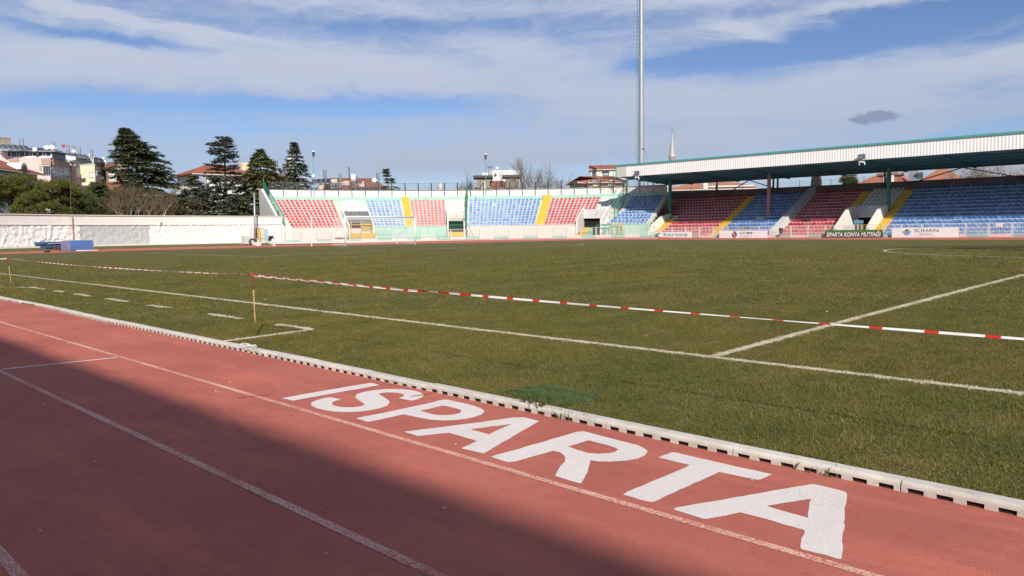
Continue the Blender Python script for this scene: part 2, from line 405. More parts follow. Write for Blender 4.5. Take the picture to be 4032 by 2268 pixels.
t0 = math.acos(5.5/9.15); pline('penalty_arc', [(-HL+11+9.15*math.cos(t), HW+9.15*math.sin(t)) for t in np.linspace(-t0, t0, 25)], 0.13)
for i, (xa, xb) in enumerate(((-9.15, -7.94), (-6.72, -5.73), (-11.93, -11.0), (-14.4, -13.13), (-16.63, -15.6), (-18.3, -17.6), (-20.6, -19.3), (-12.9+2.3, -10.25))):
    if i == 7: continue
    pline('technical_area_dash', [(xa, -1.54), (xb, -1.54)], 0.11)
pline('technical_area_dash', [(-11.16+0.9, -1.50), (-10.0, -1.50)], 0.11) if False else None
pline('technical_area_line', [(-5.50, -3.05), (-5.70, -1.55)], 0.10)
pline('technical_area_line', [(-21.6, -2.2), (-20.6, -1.60)], 0.08)

# ---- lane paint on the near straight and round the bend
def lane(name, y, w, m, lift):
    pts = [(24, y)]+[(BCX, y)]
    rr = HW+0.0-y
    pts += [(BCX+rr*math.cos(math.radians(d)), HW+rr*math.sin(math.radians(d))) for d in range(268, 88, -3)]
    pts += [(BCX, HW+rr), (24, HW+rr)]
    return strip(name, pts, w, m, lift, step=1.0)
lane('lane_line', -4.352, 0.052, M_LANE, 0.0022); lane('lane_line', -5.575, 0.055, M_LANE, 0.0022); lane('lane_line', -6.79, 0.055, M_LANE, 0.0022)
lane('lane_line', -8.01, 0.055, M_LANE, 0.0022); lane('lane_line', -9.23, 0.055, M_LANE, 0.0022)
strip('start_mark', [(-5.405, -5.53), (-5.28, -4.40)], 0.062, M_LANEW, 0.003, step=0.3)
strip('start_mark', [(-79.6, 10.5), (-81.6, 14.2)], 0.25, M_LANEW, 0.010, step=0.3)
strip('start_mark', [(-78.0, 56.0), (-69.5, 66.5)], 0.28, M_LANEW, 0.010, step=0.5)
strip('start_mark', [(-68.6, 67.4), (-60.5, 73.0)], 0.28, M_LANEW, 0.010, step=0.5)
strip('start_mark', [(-83.2, 31.5), (-83.6, 36.0)], 0.22, M_LANEW, 0.010, step=0.5)
# a thin orange cross mark over the lane line
M_ORANGE = paint_mat('orange_setting_out_paint', (0.60, 0.20, 0.07), (0.48, 0.12, 0.085), 0.56)
for (xa, ya, xb, yb) in ((-2.03, -4.50, -1.94, -4.22), (-0.92, -3.45, -0.88, -3.28)):
    strip('setting_out_mark', [(xa, ya), (xb, yb)], 0.022, M_ORANGE, 0.005, step=0.2)

# ---- ISPARTA in large painted letters, traced on the track
def LP(ox, oy, s, pts): return [(ox+x*s, oy+y*s) for x, y in pts]
c3 = (1000, 1450, 0.349379); c4 = (1900, 1550, 0.349379); c5 = (2500, 1700, 0.388199)
LET = [
 (LP(*c3, [(312, 340), (800, 252), (1300, 168), (1335, 168), (1417, 192), (900, 283), (440, 367)]), None),
 (LP(*c3, [(1630, 340), (1700, 352), (1770, 367), (1850, 350), (1900, 326), (1912, 308), (1880, 276), (1800, 252), (1700, 240), (1580, 234), (1450, 238), (1330, 252), (1230, 270), (1160, 292), (1138, 318), (1150, 340), (1185, 367), (1215, 385), (1240, 405), (1238, 418), (1200, 431), (1140, 440), (1060, 443), (990, 440), (930, 430), (885, 412), (877, 398), (895, 380), (940, 364), (982, 354), (960, 345), (900, 334), (845, 330), (780, 340), (710, 360), (655, 385), (636, 407), (652, 428), (700, 450), (780, 472), (880, 487), (990, 494), (1100, 494), (1220, 487), (1340, 470), (1440, 448), (1505, 420), (1532, 388), (1522, 362), (1490, 340), (1440, 315), (1408, 297), (1420, 285), (1480, 275), (1560, 274), (1620, 280), (1670, 290), (1695, 303), (1680, 320)]), None),
 (LP(*c3, [(1150, 566), (1550, 485), (2000, 388), (2130, 356), (2180, 356), (2350, 392), (2480, 424), (2560, 454), (2596, 480), (2590, 502), (2560, 525), (2480, 553), (2380, 575), (2260, 588), (2130, 590), (2000, 582), (1880, 562), (1780, 540), (1690, 521), (1420, 580), (1300, 603), (1270, 603)]), LP(*c3, [(1875, 481), (2100, 430), (2140, 422), (2240, 445), (2320, 468), (2345, 487), (2320, 508), (2250, 524), (2150, 531), (2040, 525), (1950, 505)])),
 ([(1590.5, 1700.9), (1750, 1681), (1900, 1661.8), (2020, 1645), (2060.7, 1643.6), (2123.6, 1659), (2060, 1696), (1980, 1742), (1903, 1787), (1815.8, 1766.9), (1878.7, 1737.2), (1768.6, 1705), (1646.3, 1718)], [(1850.7, 1691), (2013.5, 1670.5), (1926.2, 1710.7)]),
 (LP(*c4, [(95, 713), (600, 568), (1060, 434), (1105, 427), (1150, 428), (1450, 508), (1750, 585), (1830, 620), (1857, 650), (1830, 695), (1750, 735), (1620, 758), (1440, 768), (1300, 765), (1215, 752), (1205, 790), (1190, 850), (1160, 940), (1115, 1015), (1080, 1010), (815, 932), (860, 850), (920, 770), (935, 720), (920, 695), (870, 665), (790, 648), (640, 690), (380, 765), (290, 776)]), LP(*c4, [(970, 597), (1190, 528), (1400, 580), (1500, 612), (1530, 630), (1490, 660), (1420, 675), (1300, 680), (1180, 670), (1060, 632)])),
 (LP(*c5, [(230, 263), (370, 210), (420, 215), (900, 326), (1385, 433), (1275, 490), (1225, 490), (862, 410), (500, 568), (190, 712), (145, 716), (-123, 637), (0, 578), (300, 455), (560, 340)]), None),
 (LP(*c5, [(395, 793), (420, 772), (1100, 655), (1790, 533), (1830, 535), (2135, 610), (2147, 640), (2120, 960), (2095, 1290), (2070, 1293), (1690, 1190), (1675, 1165), (1725, 1000), (1075, 820), (740, 885), (700, 885)]), LP(*c5, [(1335, 755), (1785, 683), (1750, 875)])),
]
def letter_mesh(outer, hole, z):
    from mathutils.geometry import tessellate_polygon
    polys = [[on_z(x, y, 0.0) for x, y in outer]]
    if hole: polys.append([on_z(x, y, 0.0) for x, y in hole])
    # fine uneven edge left by the roller
    rnd = random.Random(len(outer)); P = []
    for pl in polys:
        Q = []
        for a, b in zip(pl, pl[1:]+pl[:1]):
            n = max(1, int((b-a).length/0.05))
            for i in range(n):
                q = a+(b-a)*i/n; Q.append(Vector((q.x+rnd.uniform(-1, 1)*0.004, q.y+rnd.uniform(-1, 1)*0.004, z)))
        P.append(Q)
    tris = tessellate_polygon(P); flat = [p for q in P for p in q]
    mb = MB(); mb.add(flat, [tuple(t) for t in tris])
    for i, f in enumerate(mb.f):
        a, b, c = (Vector(mb.v[k]) for k in f)
        if (b-a).cross(c-a).z < 0: mb.f[i] = f[::-1]
    return mb
word = thing('painted_word', 'large white ISPARTA lettering painted on the red running track', 'lettering', (0.3, -3.9, 0))
for o_, h_ in LET: letter_mesh(o_, h_, 0.0018).build('letter', M_LETTER, word)

# ---- kerb: one metre blocks with seven drain holes each
def kerb_mat():
    m = mat('white_kerb_concrete', (0.66, 0.625, 0.575), 0.8, (0.52, 0.48, 0.43), 6.0, 0.5, 0.002, 40, stain=0.35); t = NT(m.node_tree); b = t.n['Principled BSDF']
    src = b.inputs['Base Color'].links[0].from_socket; oi = t.new('ShaderNodeObjectInfo').outputs['Random']; pos = t.new('ShaderNodeNewGeometry').outputs['Position']
    c = t.mix(t.smooth(oi, 0.45, 1.0, 0.0, 0.30), src, (0.40, 0.385, 0.36)); g = t.noise(pos, 13, 5, 0.75); c = t.mix(t.smooth(g, 0.54, 0.72, 0.0, 0.55), c, (0.33, 0.27, 0.20)); t.link(c, b.inputs['Base Color']); return m
M_KERB = kerb_mat()
M_SHADE = mat('painted_gap_shade', (0.012, 0.011, 0.010), 0.95)  # near-black fill standing in for shade inside holes and passages
def kerb_block():
    mb = MB(); L = 0.992; W_ = 0.105; H = 0.057; hz = 0.024
    # top slab with a rounded front edge (profile across the block, front = -y), feet between the holes
    prof = [(-W_/2, hz), (-W_/2+0.001, 0.037), (-W_/2+0.005, 0.047), (-W_/2+0.012, 0.053), (-W_/2+0.022, H), (W_/2-0.012, H), (W_/2, H-0.01), (W_/2, hz)]
    vs = [(-L/2, y, z) for y, z in prof]+[(L/2, y, z) for y, z in prof]; n = len(prof)
    mb.add(vs, [tuple(range(n)), tuple(range(n, 2*n))[::-1]]+[(i, n+i, n+(i+1) % n, (i+1) % n) for i in range(n)])
    edges = [-L/2]; p = L/7
    for k in range(7):
        c = -L/2+p*(k+0.5); edges += [c-0.041, c+0.041]
    edges.append(L/2)
    for k in range(0, len(edges), 2): mb.box(edges[k], -W_/2, -0.02, edges[k+1], W_/2, hz)
    mb.box(-L/2+0.004, -W_/2+0.012, -0.02, L/2-0.004, W_/2-0.008, hz-0.001, 1)  # black core paints the shade inside the drain holes
    return mb
kerb = thing('kerb', 'low white concrete kerb with drain holes between track and grass', 'kerb', (0, -3.147, 0), kind='structure'); del kerb['category']
kb = kerb_block().build('kerb_block', [M_KERB, M_SHADE], kerb); kmesh = kb.data; first = True
rnd = random.Random(4)
for i in range(-46, 14):
    x = 0.515+i
    o = kb if first else link('kerb_block', kmesh, kerb); first = False
    dz = rnd.uniform(-0.004, 0.004); sag = 0.03*math.exp(-((x+14.8)/1.3)**2)
    o.location = (x+0.0, -3.139+rnd.uniform(-0.006, 0.006)+0.10*math.exp(-((x+14.0)/2.2)**2), dz-0.4*sag); o.rotation_euler = (0, rnd.uniform(-0.004, 0.004), rnd.uniform(-0.006, 0.006))
n0 = 0
for d in np.arange(269.0, 224.0, -1.58):
    p = pol(36.30, d, 0); o = link('kerb_block', kmesh, kerb); o.location = (p.x, p.y, 0); o.rotation_euler = (0, 0, math.radians(d+90))

# ---- grass blades near the camera: small clumps standing on the turf
def clump(name, m, nb, h, spread, w, seed, lay=(0.2, 1.7)):
    r_ = random.Random(seed); mb = MB()
    for i in range(nb):
        a = r_.uniform(0, 6.283); d = spread*math.sqrt(r_.random()); bx, by = d*math.cos(a), d*math.sin(a)
        hh = h*r_.uniform(0.45, 1.15); la = r_.uniform(0, 6.283); ln = h*r_.uniform(*lay); wa = r_.uniform(0, 3.14); ww = w*r_.uniform(0.7, 1.3)/2
        sx, sy = ww*math.cos(wa), ww*math.sin(wa)
        mx, my = bx+ln*0.35*math.cos(la), by+ln*0.35*math.sin(la); tx, ty = bx+ln*math.cos(la), by+ln*math.sin(la)
        o = len(mb.v); mb.v += [(bx-sx, by-sy, -0.004), (bx+sx, by+sy, -0.004), (mx-sx*.8, my-sy*.8, hh*.62), (mx+sx*.8, my+sy*.8, hh*.62), (tx, ty, hh)]
        mb.f += [(o, o+1, o+3, o+2), (o+2, o+3, o+4)]; mb.m += [0, 0]
    me = bpy.data.meshes.new(name); me.from_pydata(mb.v, [], mb.f); me.materials.append(m); return me
def scatter(name, pts, src, smin, smax, seed, tilt=0.0):
    """points (n,3) -> one object whose geometry nodes stand a clump on every point"""
    me = bpy.data.meshes.new(name); me.vertices.add(len(pts)); me.vertices.foreach_set('co', np.asarray(pts, dtype=np.float32).ravel())
    for m in src.data.materials: me.materials.append(m)
    o = link(name, me); g = bpy.data.node_groups.new(name, 'GeometryNodeTree')
    g.interface.new_socket('Geometry', in_out='INPUT', socket_type='NodeSocketGeometry'); g.interface.new_socket('Geometry', in_out='OUTPUT', socket_type='NodeSocketGeometry')
    N = g.nodes; i = N.new('NodeGroupInput'); ou = N.new('NodeGroupOutput'); ip = N.new('GeometryNodeInstanceOnPoints')
    oi = N.new('GeometryNodeObjectInfo'); oi.inputs['Object'].default_value = src
    rr = N.new('FunctionNodeRandomValue'); rr.data_type = 'FLOAT_VECTOR'; rr.inputs[0].default_value = (-tilt, -tilt, 0); rr.inputs[1].default_value = (tilt, tilt, 6.283); rr.inputs['Seed'].default_value = seed
    rs = N.new('FunctionNodeRandomValue'); rs.data_type = 'FLOAT'; rs.inputs[2].default_value = smin; rs.inputs[3].default_value = smax; rs.inputs['Seed'].default_value = seed+1
    g.links.new(i.outputs[0], ip.inputs['Points']); g.links.new(oi.outputs['Geometry'], ip.inputs['Instance'])
    g.links.new(rr.outputs[0], ip.inputs['Rotation']); g.links.new(rs.outputs[1], ip.inputs['Scale']); g.links.new(ip.outputs[0], ou.inputs[0])
    md = o.modifiers.new('scatter', 'NODES'); md.node_group = g
    o['kind'] = 'stuff'; return o
CLUMPS = {}
def source(name, m, nb, h, spread, w, seed):
    """the clump that is scattered is itself one real tuft standing in the turf"""
    me = clump(name, m, nb, h, spread, w, seed); o = link(name, me); o['kind'] = 'stuff'
    o.location = (-1.5, 0.9, ground_z(-1.5, 0.9)+0.012); return o
def paint_dist(X, Y):
    """distance to the nearest white line minus half its width"""
    D = np.full(X.shape, 9.0)
    for pts, w in PAINT:
        for (ax, ay), (bx, by) in zip(pts, pts[1:]):
            dx, dy = bx-ax, by-ay; L2 = dx*dx+dy*dy+1e-9
            t = np.clip(((X-ax)*dx+(Y-ay)*dy)/L2, 0, 1); D = np.minimum(D, np.hypot(X-ax-t*dx, Y-ay-t*dy)-w/2)
    return D
GZ = np.vectorize(ground_z)
rg = np.random.default_rng(7)
def field_points(dmin, dmax, dens, jitter=0.0):
    """evenly strewn points on the infield within reach of the camera position"""
    n = int((2*dmax)**2*dens); X = rg.uniform(CAM.x-dmax, CAM.x+dmax, n); Y = rg.uniform(CAM.y-dmax, CAM.y+dmax, n)
    d = np.hypot(X-CAM.x, Y-CAM.y); a = np.degrees(np.arctan2(-(X-CAM.x), Y-CAM.y))
    k = (d < dmax) & (d >= dmin) & (Y > -3.07) & (a > -20) & (a < 92)
    return X[k], Y[k]
s1 = source('grass_tuft', M_BLADE, 18, 0.020, 0.075, 0.0036, 1); s2 = source('grass_tuft', M_BLADE, 20, 0.021, 0.15, 0.0075, 2); s3 = source('grass_tuft', M_BLADE, 22, 0.024, 0.32, 0.017, 3)
w1 = source('painted_grass_tuft', M_CHALK, 18, 0.021, 0.05, 0.006, 4)
for nm, sr, d0, d1, dens, sc in (('turf_blades', s1, 0, 14, 480, (0.7, 1.25)), ('turf_blades', s2, 14, 27, 110, (0.7, 1.25)), ('turf_blades', s3, 27, 52, 24, (0.7, 1.3))):
    X, Y = field_points(d0, d1, dens); D = paint_dist(X, Y); k = D > (0.03 if d0 == 0 else 0.12 if d0 < 20 else 0.3)
    d_ = np.hypot(X-CAM.x, Y-CAM.y); k &= (d_ < 27) | (rg.random(len(X)) > (d_-27)/25.0); X, Y = X[k], Y[k]; scatter(nm, np.stack([X, Y, GZ(X, Y)+0.012], -1), sr, *sc, seed=int(d1), tilt=0.15)
# white blades on the near lines
PX, PY = [], []
for pts, w in PAINT:
    for (ax, ay), (bx, by) in zip(pts, pts[1:]):
        L = math.hypot(bx-ax, by-ay); n = int(L*w*900); t = rg.random(n); s_ = rg.normal(0, 0.42, n)*w*0.62
        x = ax+(bx-ax)*t-(by-ay)/L*s_; y = ay+(by-ay)*t+(bx-ax)/L*s_; k = np.hypot(x-CAM.x, y-CAM.y) < 26; PX.append(x[k]); PY.append(y[k])
PX = np.concatenate(PX); PY = np.concatenate(PY)
scatter('painted_turf_blades', np.stack([PX, PY, GZ(PX, PY)+0.012], -1), w1, 0.5, 1.0, 3, 0.2)
# ------------------------------------------------------------------ stadium materials
M_WHITE = mat('white_limewash', (0.73, 0.71, 0.665), 0.9, (0.66, 0.64, 0.60), 1.2, 0.5, 0.01, 14, stain=0.14)
M_PINKW = mat('pinkish_white_render', (0.70, 0.60, 0.56), 0.85, (0.65, 0.55, 0.51), 1.0, 0.5, 0.006, 20, stain=0.15)
M_MINT = mat('mint_green_paint', (0.33, 0.56, 0.46), 0.8, (0.38, 0.60, 0.50), 1.5, 0.5, 0.005, 20, stain=0.3)
M_MINTD = mat('mint_green_terrace_paint', (0.35, 0.56, 0.47), 0.85, (0.50, 0.61, 0.54), 2.0, 0.6, 0.004, 20, stain=0.35)
M_CREAM = mat('cream_terrace_paint', (0.66, 0.585, 0.535), 0.85, (0.58, 0.52, 0.46), 2.0, 0.6, 0.004, 20, stain=0.3)
M_YELLOW = mat('yellow_step_paint', (0.70, 0.46, 0.05), 0.75, (0.60, 0.38, 0.05), 1.8, 0.5, 0.004, 20, stain=0.3)
M_CONC = mat('grey_concrete', (0.40, 0.39, 0.38), 0.9, (0.33, 0.33, 0.32), 0.8, 0.6, 0.006, 20, stain=0.4)
M_CONCL = mat('pale_painted_concrete', (0.60, 0.59, 0.58), 0.9, (0.50, 0.49, 0.48), 0.8, 0.6, 0.006, 20, stain=0.35)
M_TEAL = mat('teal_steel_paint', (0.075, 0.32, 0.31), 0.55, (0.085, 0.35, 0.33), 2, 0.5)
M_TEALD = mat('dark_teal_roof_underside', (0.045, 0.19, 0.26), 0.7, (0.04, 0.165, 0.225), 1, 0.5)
M_GREEN = mat('green_steel_paint', (0.03, 0.20, 0.12), 0.55, (0.04, 0.24, 0.15), 2, 0.5)
M_GREENP = mat('pale_green_plate', (0.33, 0.50, 0.44), 0.7, (0.27, 0.42, 0.36), 2, 0.5, stain=0.3)
M_PINKP = mat('pink_plate', (0.72, 0.56, 0.53), 0.7, (0.63, 0.48, 0.45), 2, 0.5, stain=0.3)
M_FASCIA = mat('white_corrugated_sheet', (0.88, 0.875, 0.855), 0.5, (0.82, 0.815, 0.795), 0.7, 0.5, stain=0.08)
M_GREYP = mat('grey_fascia_panel', (0.58, 0.58, 0.55), 0.6, (0.54, 0.54, 0.51), 2, 0.5)
M_STEEL = mat('galvanised_steel', (0.42, 0.44, 0.46), 0.45, (0.36, 0.38, 0.40), 1.5, 0.5, metal=0.5)
M_DSTEEL = mat('dark_steel', (0.05, 0.055, 0.06), 0.6, (0.07, 0.07, 0.075), 2, 0.5)
M_WSTEEL = mat('white_steel_paint', (0.78, 0.78, 0.76), 0.5, (0.70, 0.70, 0.68), 2, 0.5)
M_PINKST = mat('dusty_pink_steel', (0.45, 0.27, 0.27), 0.6, (0.38, 0.23, 0.23), 1, 0.5, stain=0.2)
M_BLACK = mat('black_rubber', (0.02, 0.02, 0.02), 0.7)
M_RUST = mat('rusty_steel', (0.16, 0.07, 0.035), 0.8, (0.09, 0.045, 0.03), 12, 0.6)
M_ROOFCORR = mat('grey_roof_sheet', (0.15, 0.15, 0.155), 0.6, (0.21, 0.21, 0.21), 2, 0.6, stain=0.3)
def plastic(name, col): return mat(name, col, 0.38, tuple(k*0.86 for k in col), 3.0, 0.5, spec=0.6)
REDS = [plastic('red_seat_plastic', (0.52, 0.032, 0.060)), plastic('faded_red_seat_plastic', (0.60, 0.075, 0.095)), plastic('deep_red_seat_plastic', (0.43, 0.018, 0.040))]
BLUES = [plastic('blue_seat_plastic', (0.070, 0.195, 0.52)), plastic('faded_blue_seat_plastic', (0.125, 0.275, 0.58)), plastic('mid_blue_seat_plastic', (0.050, 0.155, 0.46))]
WHITES = [plastic('white_seat_plastic', (0.74, 0.73, 0.70))]
NEWBLUE = [plastic('new_blue_seat_plastic', (0.02, 0.09, 0.48))]

# ------------------------------------------------------------------ seats
def seat_mb():
    """moulded bucket seat on the step: faces -y, back towards +y"""
    mb = MB(); w = 0.200
    # back shell, rounded shoulders, leaning back
    out = [(-w, 0.05), (-w, 0.22), (-w*0.88, 0.295), (-w*0.58, 0.335), (w*0.58, 0.335), (w*0.88, 0.295), (w, 0.22), (w, 0.05)]
    def bp_(x, z, d): return (x, 0.16+0.16*(z-0.06)+d+0.05*(1-(x/w)**2)-0.05, z)
    n = len(out); vs = [bp_(x, z, 0) for x, z in out]+[bp_(x*0.97, z, 0.035) for x, z in out]
    mb.add(vs, [tuple(range(n)), tuple(range(n, 2*n))[::-1]]+[(i, n+i, n+(i+1) % n, (i+1) % n) for i in range(n)])
    # pan with a rolled front lip and raised sides
    xs = (-w, -w*0.8, w*0.8, w); zt = (0.105, 0.075, 0.075, 0.105); ys = (0.17, -0.14, -0.20); dz = (0.01, 0.0, -0.035)
    o = len(mb.v)
    for y, d in zip(ys, dz):
        for x, z in zip(xs, zt): mb.v.append((x*(1 if y > -0.19 else 0.92), y, z+d))
    for j in range(2):
        for i in range(3): q = o+j*4+i; mb.f.append((q, q+4, q+5, q+1)); mb.m.append(0)
    mb.box(-w*0.85, -0.185, 0.0, w*0.85, 0.16, 0.045)
    return mb
SEAT = seat_mb(); SV = np.array(SEAT.v); SEATMESH = {}
def seat_mesh(m):
    if m.name not in SEATMESH:
        me = bpy.data.meshes.new('seat'); me.from_pydata(SEAT.v, [], SEAT.f); me.materials.append(m); SEATMESH[m.name] = me
    return SEATMESH[m.name]
def place_seats(parent, seats, limit=295):
    """seats: (x, y, z, heading, material). The nearest ones are objects, the rest one part."""
    vis = [(math.hypot(s[0]-CAM.x, s[1]-CAM.y), i) for i, s in enumerate(seats)]
    rad = set(i for _, i in sorted(vis)[:limit])
    mats = []; mb = MB()
    for i, (x, y, z, h, m) in enumerate(seats):
        if i in rad:
            o = link('seat', seat_mesh(m), parent); o.location = (x, y, z); o.rotation_euler = (0, 0, h)
        else:
            if m not in mats: mats.append(m)
            c, s_ = math.cos(h), math.sin(h)
            V = np.stack([x+SV[:, 0]*c-SV[:, 1]*s_, y+SV[:, 0]*s_+SV[:, 1]*c, z+SV[:, 2]], -1)
            mb.add([tuple(v) for v in V], SEAT.f, mats.index(m))
    if mb.v: o = mb.build('seat', mats, parent); o['kind'] = 'stuff'
rs = random.Random(11)
def pick(kind):
    if kind == 'r': return rs.choices(REDS, (5, 3, 3))[0]
    if kind == 'b': return rs.choices(BLUES, (5, 4, 2))[0]
    return WHITES[0]

# ------------------------------------------------------------------ the curved end stand
end = thing('end_stand', 'curved open end stand with red, blue and white seats behind the goal', 'grandstand', pol(48, 136, 0.4))
A0, A1 = 106.6, 166.6; R0, Z0, TR, RI, NR = 48.3, 2.08, 0.8, 0.385, 11
def row_r(k): return R0+TR*k
def row_z(k): return Z0+RI*k
GAP_V = [(152.05, 156.3, 6), (137.0, 140.0, 6), (114.0, 118.3, 6)]     # stairwells cut into the lower rows
for k in range(NR):
    m = M_MINTD if k % 2 == 1 else M_CREAM
    mb = MB(); cuts = sorted([(a, b) for a, b, n in GAP_V if k < n]); a = A0
    segs = []
    for (g0, g1) in cuts: segs.append((a, g0)); a = g1
    segs.append((a, A1))
    for (s0, s1) in segs: mb.arc(row_r(k), row_r(k)+TR+(0.02 if k < NR-1 else 0.6), s0, s1, row_z(k)-0.55, row_z(k), max(2, int((s1-s0)/1.2)), 0)
    mb.build('terrace_row', m, end, fix=True)
# front wall in its painted lengths
for (a, b, m, z1) in ((156.4, A1-1.2, M_PINKW, 2.16), (140.1, 152.0, M_MINT, 2.20), (118.4, 137.0, M_PINKW, 2.16), (106.6, 114.0, M_MINT, 2.16)):
    mb = MB(); n = int((b-a)/1.1)+1; mb.arc(47.55, 48.29, a, b, 0.1, z1, n); mb.build('front_wall', m, end, fix=True)
    mb = MB(); mb.arc(47.48, 48.34, a, b, z1+0.002, z1+0.07, n); mb.build('wall_coping', M_WHITE, end, fix=True)
# green band and white parapet panels along the top
RT = row_r(NR)+0.3
mb = MB(); mb.arc(RT, RT+0.5, A0, A1, row_z(10)+0.05, 6.72, 50); mb.build('back_band', M_MINT, end, fix=True)
mb = MB(); mb.arc(RT+0.5, RT+0.9, A0, A1, 0.2, 6.6, 50); mb.build('rear_wall', M_CONC, end, fix=True)
PANEL = 1.962; npan = int((A1-A0)/PANEL); POSTA = [A1-0.9-PANEL*i for i in range(npan+1)]
mesh_posts = []
def wires(mb, p, q, z0, z1, step, th, m=0):
    """a wire net between two plan points"""
    p = Vector(p); q = Vector(q); n = max(1, int((q-p).length/step)); d = (q-p).normalized(); s = Vector((-d.y, d.x, 0))*th*0.5; e = d*th*0.5
    for i in range(1, n):
        c = p+(q-p)*i/n; mb.add([(c.x-e.x, c.y-e.y, z0), (c.x+e.x, c.y+e.y, z0), (c.x+s.x, c.y+s.y, z0), (c.x-e.x, c.y-e.y, z1), (c.x+e.x, c.y+e.y, z1), (c.x+s.x, c.y+s.y, z1)], ((0, 1, 4, 3), (1, 2, 5, 4), (2, 0, 3, 5)), m)
    k = max(1, int((z1-z0)/step))
    for i in range(1, k):
        z = z0+(z1-z0)*i/k; mb.add([(p.x, p.y, z-th/2), (p.x, p.y, z+th/2), (p.x+s.x, p.y+s.y, z), (q.x, q.y, z-th/2), (q.x, q.y, z+th/2), (q.x+s.x, q.y+s.y, z)], ((0, 1, 4, 3), (1, 2, 5, 4), (2, 0, 3, 5)), m)
M_WIRE = mat('grey_wire', (0.16, 0.17, 0.18), 0.6)
M_GWIRE = mat('green_wire', (0.03, 0.22, 0.14), 0.6)
for i in range(npan):
    a, b = POSTA[i], POSTA[i+1]; z0, z1 = 6.722, 7.72+0.02*rs.random()
    mb = MB(); mb.arc(RT+0.22, RT+0.30, a-0.06, b+0.06, z0, z1, 1); mb.build('parapet_panel', M_WHITE if a > 114.4 else M_CONCL, end, fix=True)
    mb = MB(); p, q = pol(RT+0.35, a, 0), pol(RT+0.35, b, 0); wires(mb, p, q, 7.78, 8.72, 0.16, 0.012)
    for z in (7.76, 8.74): mb.bar((p.x, p.y, z), (q.x, q.y, z), 0.045)
    for pt in (p+(q-p)*0.03, p+(q-p)*0.97): mb.bar((pt.x, pt.y, 7.74), (pt.x, pt.y, 8.76), 0.05)
    mb.build('mesh_panel', M_WIRE, end)
for a in POSTA:
    mb = MB(); p = pol(RT+0.17, a, 0); mb.bar((p.x, p.y, 6.6), (p.x, p.y, 8.82), 0.075, m=0); mb.build('fence_post', M_DSTEEL, end)
# a sagging cable along the parapet top
mb = MB(); pts = []
for i in range(npan):
    for t in (0, .33, .66): a = POSTA[i]+(POSTA[i+1]-POSTA[i])*t; pts.append(pol(RT+0.12, a, 7.74-0.10*math.sin(math.pi*t)*(1 if i > 10 else 0.3)))
mb.tube(pts, 0.03, 5); mb.build('cable', M_DSTEEL, end)
# yellow stairways
def end_stairs(ac, w=1.0):
    s = None
    for k in range(NR+1):
        a = math.degrees(w/2/row_r(min(k, NR-1)))
        mb = MB()
        if k < NR: mb.arc(row_r(k)-0.02, row_r(k)+TR, ac-a, ac+a, row_z(k)-0.2, row_z(k)+0.012, 1); mb.arc(row_r(k)-0.42, row_r(k)-0.022, ac-a, ac+a, row_z(k)-0.45, row_z(k)-RI/2+0.012, 1)
        else: mb.arc(row_r(k)-0.02, RT-0.002, ac-a, ac+a, row_z(k)-0.4, 6.735, 1)
        if s is None: s = mb.build('stairway', M_YELLOW, end, fix=True)
        else: mb.build('step', M_YELLOW, s, fix=True)
end_stairs(146.1, 1.0); end_stairs(124.65, 1.15)
# seats in their blocks: (from, to, kind, first row, last row)
seats = []
BL = [(156.75, 164.95, 'r', 0, 10), (152.2, 155.3, 'w', 6, 10), (146.85, 152.0, 'b', 0, 10), (140.15, 145.45, 'r', 0, 10), (137.1, 140.0, 'w', 6, 10),
      (125.5, 136.5, 'b', 0, 10), (117.0, 123.95, 'r', 0, 10), (112.7, 116.3, 'w', 6, 10), (107.0, 111.95, 'b', 6, 10), (107.0, 113.6, 'b', 0, 5)]
for (a0, a1, kd, k0, k1) in BL:
    for k in range(k0, k1+1):
        rr = row_r(k)+0.52; x0, x1 = a0, a1
        if kd == 'r' and a0 == 117.0: x0 = 116.5 if k >= 6 else 118.4
        if kd == 'b' and k < 6 and a1 == 113.6: x1 = 113.6-0.35*k
        n = max(1, int(round((x1-x0)*math.pi/180*53.0/0.565)))
        for i in range(n):
            a = x0+(x1-x0)*(i+0.5)/n; p = pol(rr, a, row_z(k)); m = pick(kd)
            if kd == 'b' and ((a0 == 146.85 and (k, i) in ((6, n-5-0), (4, n-3))) or (a0 == 125.5 and (k, n-1-i) in ((7, 0), (6, 0), (6, 2), (5, 1)))): m = NEWBLUE[0]
            if rs.random() < 0.006: continue
            seats.append((p.x, p.y, p.z, math.radians(a-90), m))
place_seats(end, seats)

